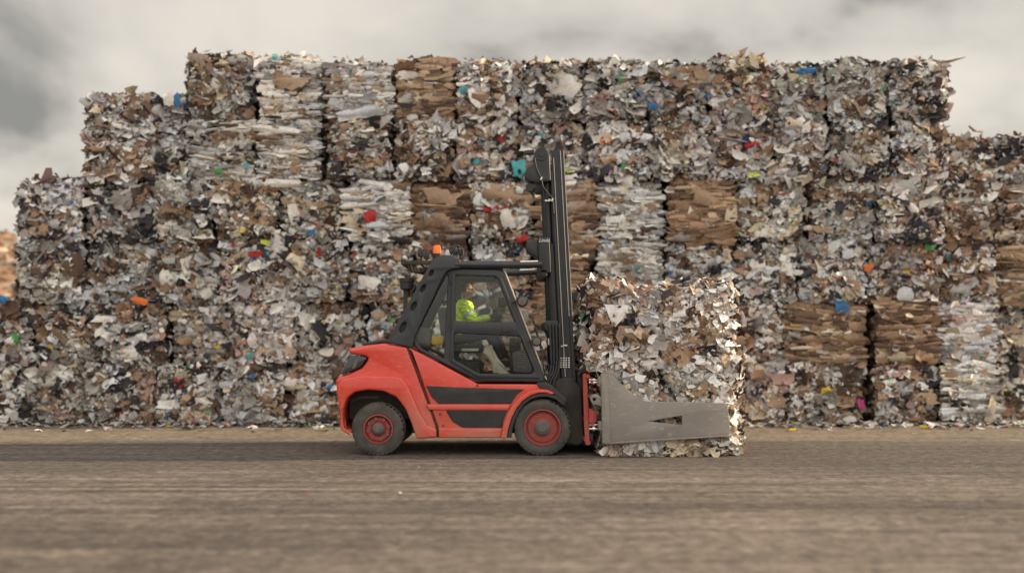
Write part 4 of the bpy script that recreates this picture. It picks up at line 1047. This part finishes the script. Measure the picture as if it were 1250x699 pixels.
# writing and white marks on the mast
def text_obj(s_, px, py, width_px, yy, parent, shear=.35, name='logo'):
    cu = bpy.data.curves.new('t', 'FONT'); cu.body = s_; cu.size = 1; cu.shear = shear; cu.extrude = .01; cu.align_x = 'CENTER'; cu.align_y = 'CENTER'
    o = bpy.data.objects.new('t', cu); C.objects.link(o)
    me = bpy.data.meshes.new_from_object(o.evaluated_get(bpy.context.evaluated_depsgraph_get())); bpy.data.objects.remove(o)
    xs = [v.co.x for v in me.vertices]; wdt = max(xs) - min(xs); c = P(px, py, yy); k = width_px * (D + yy) / F / wdt
    me.transform(Matrix.Translation(c) @ Matrix.Rotation(R(90), 4, 'X') @ Matrix.Diagonal((k, k, .3 * .1, 1)))
    return link_mesh(name, me, M['white'], parent)
text_obj('Linde', 664.0, 293.4, 13.0, .350, mast)
bm = bmesh.new()
def mark(px, py, wpx, hpx, yy=.395):
    c = P(px, py, yy); k = (D + yy) / F
    add_box(bm, c - Vector((wpx * k / 2, .0015, hpx * k / 2)), c + Vector((wpx * k / 2, .0015, hpx * k / 2)))
mark(668.5, 244.8, 7, 1.8, .40); mark(671, 243.3, 3, 1.2, .40)
mark(670.6, 416.6, 3.4, 8, .36); mark(684.6, 422.2, 5, 1.6, .365); mark(690, 421.2, 5, 1.6, .365)
for k in range(4):
    for j in range(5):
        mark(684.6 + k * 3.3, 436.8 + j * 2.7, 1.8, 1.5, .365)
bm_obj('white_markings', bm, M['white'], mast)
bm = bmesh.new()

# ------------------------------------------------------------------ clamp: carriage, arms
clamp = bpy.data.objects.new('bale_clamp', None); C.objects.link(clamp); clamp.parent = FL
ms = []
for ya, yb in ((.06, .12), (.30, .36), (.95, 1.01), (1.69, 1.75), (1.93, 1.99)):
    ms.append(prof_mesh(rnd([(711.5, 457), (715.5, 454.5), (717.2, 470), (718.6, 500), (719.8, 542), (715, 543.5), (713.2, 520)], 1.5), ya, yb, bev=.006))
bm = bmesh.new()
for pz in (462, 483, 512, 536):
    a = P(713, pz, .1)
    add_box(bm, (a.x, .10, a.z - .03), (a.x + .11, 1.97, a.z + .03), .008)
me = bpy.data.meshes.new('t'); bm.to_mesh(me); bm.free(); ms.append(me)
ms.append(prof_mesh(rnd([(719, 498), (723, 499), (728, 503), (729, 514), (724, 519), (719, 516)], 2), .02, .14, bev=.01))
fin('carriage', join_meshes('carriage', ms), M['red_frame'], clamp)
bm = bmesh.new()
for px, py, r_ in ((717.5, 459, .03), (723, 465, .022), (727, 505, .05), (718, 540, .035), (726, 475, .02)):
    c = P(px, py, .03); add_tube(bm, [c, c + Vector((0, .1, 0))], r_, 12)
bm_obj('carriage_rollers', bm, M['red_frame'], clamp, autosmooth=40)
bm = bmesh.new()
for py in (463.4, 466.6, 518, 523):
    a, b = P(719, py, .10), P(739, py, .10); add_tube(bm, [a, b], .022, 10)
    a, b = P(723, py, .10), P(726, py, .10); add_tube(bm, [a, b], .04, 10)
bm_obj('slide_rods', bm, M['chrome'], clamp, autosmooth=40)
bm = bmesh.new()
add_box(bm, (P(705, 0, .4).x, .45, .12), (P(714, 0, .4).x, 1.6, 1.22), .01)
add_box(bm, (P(712, 0, .4).x, .30, .14), (P(727, 0, .4).x, 1.75, 1.16), .01)
for k in range(3):
    add_box(bm, (P(714, 0, .15).x, .10, .2 + .34 * k), (P(724, 0, .15).x, .32, .33 + .34 * k), .012)
for k in range(4):
    add_tube(bm, smooth_path([P(706, 458, .2 + .08 * k), P(713, 448 + 3 * k, .2 + .08 * k), P(720, 456, .2 + .08 * k), P(722, 470 + 5 * k, .15)]), .014, 7)
bm_obj('carriage_back_plate', bm, M['dark'], clamp, autosmooth=40)

arm_out = [(737.4, 456), (742, 455.6), (749.6, 459), (753.5, 463), (758, 467.4), (764, 473.4), (771, 479.6), (779, 485), (787, 488.8), (795, 490), (840, 490.6), (884, 491.6), (887.6, 494), (889, 501), (891.4, 527), (889.6, 531), (840, 535.2), (738.8, 539.4)]
slot = [(790.6, 513.7), (799, 513), (813, 510.2), (832.4, 506.8), (832.8, 518.6), (815, 516.2), (799, 514.8)]
AY = -.13
for ya, yb in ((AY, AY + .045), (2.27, 2.315)):
    me = prof_mesh(arm_out if ya < 0 else arm_out, ya if ya < 0 else AY, (yb if ya < 0 else AY + .045), [slot], .005)
    if ya > 0: me.transform(Matrix.Translation((0, ya - AY, 0)))
    arm = fin('clamp_arm', me, M['steel'], clamp, 50)
    oy = ya - AY
    bm = bmesh.new()
    # upright edge plate, lower flange, lug with pin hole
    mlist = [prof_mesh(rnd([(733.6, 456.6), (743, 455.2), (745.4, 540.6), (735.4, 541.4)], 1), AY - .012, AY + .10, bev=.006),
             prof_mesh(rnd([(738, 539.8), (890, 530.4), (890.6, 532.2), (738.4, 542.2)], .5), AY - .008, AY + .09, bev=.004),
             prof_mesh(rnd([(719.6, 485), (724, 480.8), (729, 480.8), (738, 487), (738, 497), (729, 494), (723, 493.4)], 3), AY + .02, AY + .09, [ell(725.5, 487, 2.2, 2.2)], .005),
             prof_mesh(rnd([(730, 459), (738, 459), (738, 470), (731, 469)], 1), AY + .01, AY + .12, bev=.006),
             prof_mesh(rnd([(730, 514), (738, 514), (738, 526), (731, 525)], 1), AY + .01, AY + .12, bev=.006)]
    for k in mlist: k.transform(Matrix.Translation((0, oy, 0)))
    fin('arm_flange', join_meshes('arm_flange', mlist), M['steel'], arm)
    bm.free()

# ------------------------------------------------------------------ driver
def capsules(caps, vox=.010, smooth_it=4):
    bm = bmesh.new()
    for p0, r0, p1, r1 in caps:
        p0, p1 = Vector(p0), Vector(p1); d = p1 - p0
        add_tube(bm, [p0, p1], [r0, r1], 14); add_ball(bm, p0, r0, 14); add_ball(bm, p1, r1, 14)
    return bm
def remeshed(name, bm, mat, parent, vox=.009, it=4):
    me = bpy.data.meshes.new('t'); bm.to_mesh(me); bm.free()
    o = bpy.data.objects.new('t', me); C.objects.link(o)
    m = o.modifiers.new('r', 'REMESH'); m.mode = 'VOXEL'; m.voxel_size = vox
    s = o.modifiers.new('s', 'SMOOTH'); s.factor = .5; s.iterations = it
    m2 = bpy.data.meshes.new_from_object(o.evaluated_get(bpy.context.evaluated_depsgraph_get()))
    bpy.data.objects.remove(o); bpy.data.meshes.remove(me); m2.name = name
    return link_mesh(name, m2, mat, parent, smooth=True)

hx, hy = P(570.5, 354, 1.0).x, 1.0; hz = P(0, 354.5, 1.0).z        # centre of the head
sit = Vector((hx - .13, hy, 1.72))
dr = thing('person', 'driver in yellow high-visibility jacket and sunglasses, at the wheel inside the forklift cab', 'person', sit)
sh_z = hz - .235
def shp(s): return Vector((hx - .045, hy + s * .20, sh_z))
def elb(s): return Vector((hx + .11, hy + s * .25, sh_z - .245))
def wri(s): return Vector((-.375, hy + s * .13, 2.035))
def kn(s): return Vector((sit.x + .46, hy + s * .13, 1.79))
def ank(s): return Vector((sit.x + .66, hy + s * .13, 1.40))
bm = bmesh.new()
# head: skull, jaw, nose, brow, lips, ears
add_ball(bm, Vector((hx - .012, hy, hz + .025)), .1, 20, (.98, .78, .95))
add_ball(bm, Vector((hx + .018, hy, hz - .045)), .075, 16, (.9, .76, 1.0))
add_ball(bm, Vector((hx + .052, hy, hz - .085)), .030, 12, (1, 1.1, .8))
bm2 = [(Vector((hx + .085, hy, hz + .015)), .010, Vector((hx + .106, hy, hz - .018)), .015),
       (Vector((hx + .078, hy - .022, hz + .035)), .012, Vector((hx + .078, hy + .022, hz + .035)), .012),
       (Vector((hx + .080, hy - .014, hz - .052)), .010, Vector((hx + .080, hy + .014, hz - .052)), .010),
       (Vector((hx - .005, hy - .079, hz + .012)), .012, Vector((hx - .008, hy - .083, hz - .018)), .011),
       (Vector((hx - .005, hy + .079, hz + .012)), .012, Vector((hx - .008, hy + .083, hz - .018)), .011),
       (Vector((hx - .02, hy, hz - .06)), .055, Vector((hx - .05, hy, hz - .19)), .06),
       (Vector((hx - .06, hy, sh_z - .02)), .11, sit + Vector((0, 0, .06)), .125)]
for s in (-1, 1):
    bm2 += [(Vector((hx - .05, hy, sh_z)), .06, shp(s), .05), (shp(s), .05, elb(s), .038), (elb(s), .038, wri(s), .026)]
    w_ = wri(s); f_ = (w_ - elb(s)).normalized()
    bm2.append((w_, .026, w_ + f_ * .055, .030))
    for q, (off, ln) in enumerate(((-.024, .07), (-.008, .08), (.008, .075), (.024, .06))):    # fingers closed on the wheel rim
        a = w_ + f_ * .07 + Vector((0, off, 0)); b = a + Vector((.022, 0, -.005)); c = b + Vector((.008, 0, -ln * .45))
        bm2 += [(a, .0095, b, .009), (b, .009, c, .0085), (c, .0085, c + Vector((-.02, 0, -.008)), .008)]
    a = w_ + f_ * .02 + Vector((0, -s * .026, -.005)); bm2.append((a, .012, a + Vector((.045, -s * .012, -.02)), .010))
    bm2 += [(sit + Vector((0, s * .09, 0)), .085, kn(s), .06), (kn(s), .058, ank(s), .042), (ank(s), .04, ank(s) + Vector((.15, 0, -.05)), .036)]
bmc = capsules(bm2); me = bpy.data.meshes.new('t'); bm.to_mesh(me); bm.free(); bmc.from_mesh(me); bpy.data.meshes.remove(me)
body = remeshed('body', bmc, M['skin'], dr, .007, 3)
cap = [(Vector((hx - .045, hy, sh_z - .05)), .150, sit + Vector((.02, 0, .10)), .18), (Vector((hx - .065, hy, sh_z + .03)), .085, Vector((hx - .06, hy, sh_z - .05)), .125),
       (Vector((hx - .06, hy - .07, sh_z - .04)), .11, sit + Vector((0, -.06, .1)), .12), (Vector((hx - .06, hy + .07, sh_z - .04)), .11, sit + Vector((0, .06, .1)), .12)]
for s in (-1, 1):
    cap += [(Vector((hx - .06, hy, sh_z)), .075, shp(s), .078), (shp(s), .095, elb(s), .082), (elb(s), .080, wri(s) - (wri(s) - elb(s)).normalized() * .02, .050)]
jk = remeshed('jacket', capsules(cap), M['hivis'], dr, .011, 4)
from mathutils import noise as mn
for v in jk.data.vertices:
    q = v.co * 14; v.co += v.normal * (.010 * mn.noise(q) + .006 * mn.noise(q * 2.3) + .008 * math.sin(v.co.z * 70 + 6 * mn.noise(v.co * 9)))
bm = bmesh.new()
for s in (-1, 1):
    d = (wri(s) - elb(s)); a = elb(s) + d * .45; b = elb(s) + d * .62
    add_tube(bm, [a, b], [.078, .068], 16, False)
    d = elb(s) - shp(s); a = shp(s) + d * .5; b = shp(s) + d * .66; add_tube(bm, [a, b], [.096, .092], 16, False)
bm_obj('reflective_stripes', bm, M['reflective'], jk, smooth=True)
cap = []
for s in (-1, 1):
    cap += [(sit + Vector((-.02, s * .08, 0)), .11, kn(s), .08), (kn(s), .078, ank(s) + Vector((0, 0, .03)), .06)]
cap.append((sit + Vector((-.02, -.06, .03)), .13, sit + Vector((-.02, .06, .03)), .13))
remeshed('trousers', capsules(cap), M['trousers'], dr, .012, 3)
bm = bmesh.new()
for s in (-1, 1):
    a = ank(s); add_box(bm, a + Vector((-.07, -.05, -.12)), a + Vector((.21, .05, -.02)), .035, seg=3)
bm_obj('boots', bm, M['dark'], dr, autosmooth=60)
bm = bmesh.new()
add_ball(bm, Vector((hx - .02, hy, hz + .038)), .103, 20, (.98, .80, .92))
for v in [v for v in bm.verts if (v.co.z < hz + .05 and v.co.x > hx + .01) or (v.co.x > hx + .055) or v.co.z < hz - .03]: bm.verts.remove(v)
bmesh.ops.solidify(bm, geom=bm.faces[:], thickness=.006)
bm_obj('hair', bm, M['hair'], dr, smooth=True)
bm = bmesh.new()
for s in (-1, 1):
    c = Vector((hx + .086, hy + s * .030, hz + .018)); add_ball(bm, c, .026, 12, (.35, 1, .75))
    add_tube(bm, [c + Vector((0, s * .02, .006)), Vector((hx + .0, hy + s * .081, hz + .018))], .0045, 6)
bm_obj('sunglasses', bm, M['dark'], dr, smooth=True)

# crumpled paper inside the cab
rng = np.random.default_rng(77); bm = bmesh.new()
pts = [(592, 424), (596, 421.5), (600, 419.5), (601.5, 425), (607, 436), (615, 446), (622, 456), (611, 456.5), (603, 455), (601, 444), (596, 436), (590.5, 430)]
c0 = P(604, 440, .5); vs_ = []
ctr = bm.verts.new(c0 + Vector((0, -.04, 0)))
vs_ = [bm.verts.new(P(a, b, .5) + Vector((0, float(rng.uniform(-.03, .03)), 0))) for a, b in pts]
for k in range(len(vs_)): bm.faces.new((ctr, vs_[k], vs_[(k + 1) % len(vs_)]))
bmesh.ops.subdivide_edges(bm, edges=bm.edges[:], cuts=1)
for v in bm.verts: v.co += Vector((float(rng.normal(0, .005)), float(rng.normal(0, .012)), float(rng.normal(0, .005))))
bmesh.ops.solidify(bm, geom=bm.faces[:], thickness=.003)
pp = bm_obj('crumpled_paper', bm, M['sheet'])
tag(pp, 'crumpled pale sheet of paper behind the lower glass of the cab door', 'paper')

# ------------------------------------------------------------------ small repeated pieces become parts of their own
ONE = {'hydraulic_hoses': 'hydraulic_hose', 'wheel_nuts': 'wheel_nut', 'panel_bolts': 'panel_bolt', 'control_levers': 'control_lever', 'white_markings': 'white_marking',
       'rail_edge': 'rail_edge', 'hinge': 'hinge', 'slide_rods': 'slide_rod', 'carriage_rollers': 'roller', 'hose_fittings': 'hose_fitting', 'light_bracket': 'light_bracket',
       'boots': 'boot', 'windscreen_edge': 'windscreen_edge', 'wiper': 'wiper', 'reflective_stripes': 'reflective_stripe', 'lift_cylinder': 'lift_cylinder',
       'inner_rail': 'inner_rail', 'binding_wire': 'binding_wire'}
def islands(bm):
    seen = set(); res = []
    for v in bm.verts:
        if v.index in seen: continue
        st = [v]; seen.add(v.index); comp = []
        while st:
            q = st.pop(); comp.append(q.index)
            for e_ in q.link_edges:
                o2 = e_.other_vert(q)
                if o2.index not in seen: seen.add(o2.index); st.append(o2)
        res.append(set(comp))
    return res
for o in list(C.objects):
    k = o.name.split('.')[0]
    if o.type != 'MESH' or k not in ONE: continue
    bm = bmesh.new(); bm.from_mesh(o.data); bm.verts.ensure_lookup_table(); bm.verts.index_update(); comps = islands(bm); bm.free()
    src = o.data
    for ci, comp in enumerate(comps):
        bm = bmesh.new(); bm.from_mesh(src); bm.verts.ensure_lookup_table()
        bmesh.ops.delete(bm, geom=[v for v in bm.verts if v.index not in comp], context='VERTS')
        me = bpy.data.meshes.new(ONE[k]); bm.to_mesh(me); bm.free(); me.materials.append(src.materials[0])
        if ci == 0: o.data = me; o.name = ONE[k]
        else:
            c_ = o.copy(); c_.data = me; C.objects.link(c_); c_.parent = o.parent; c_.name = ONE[k]
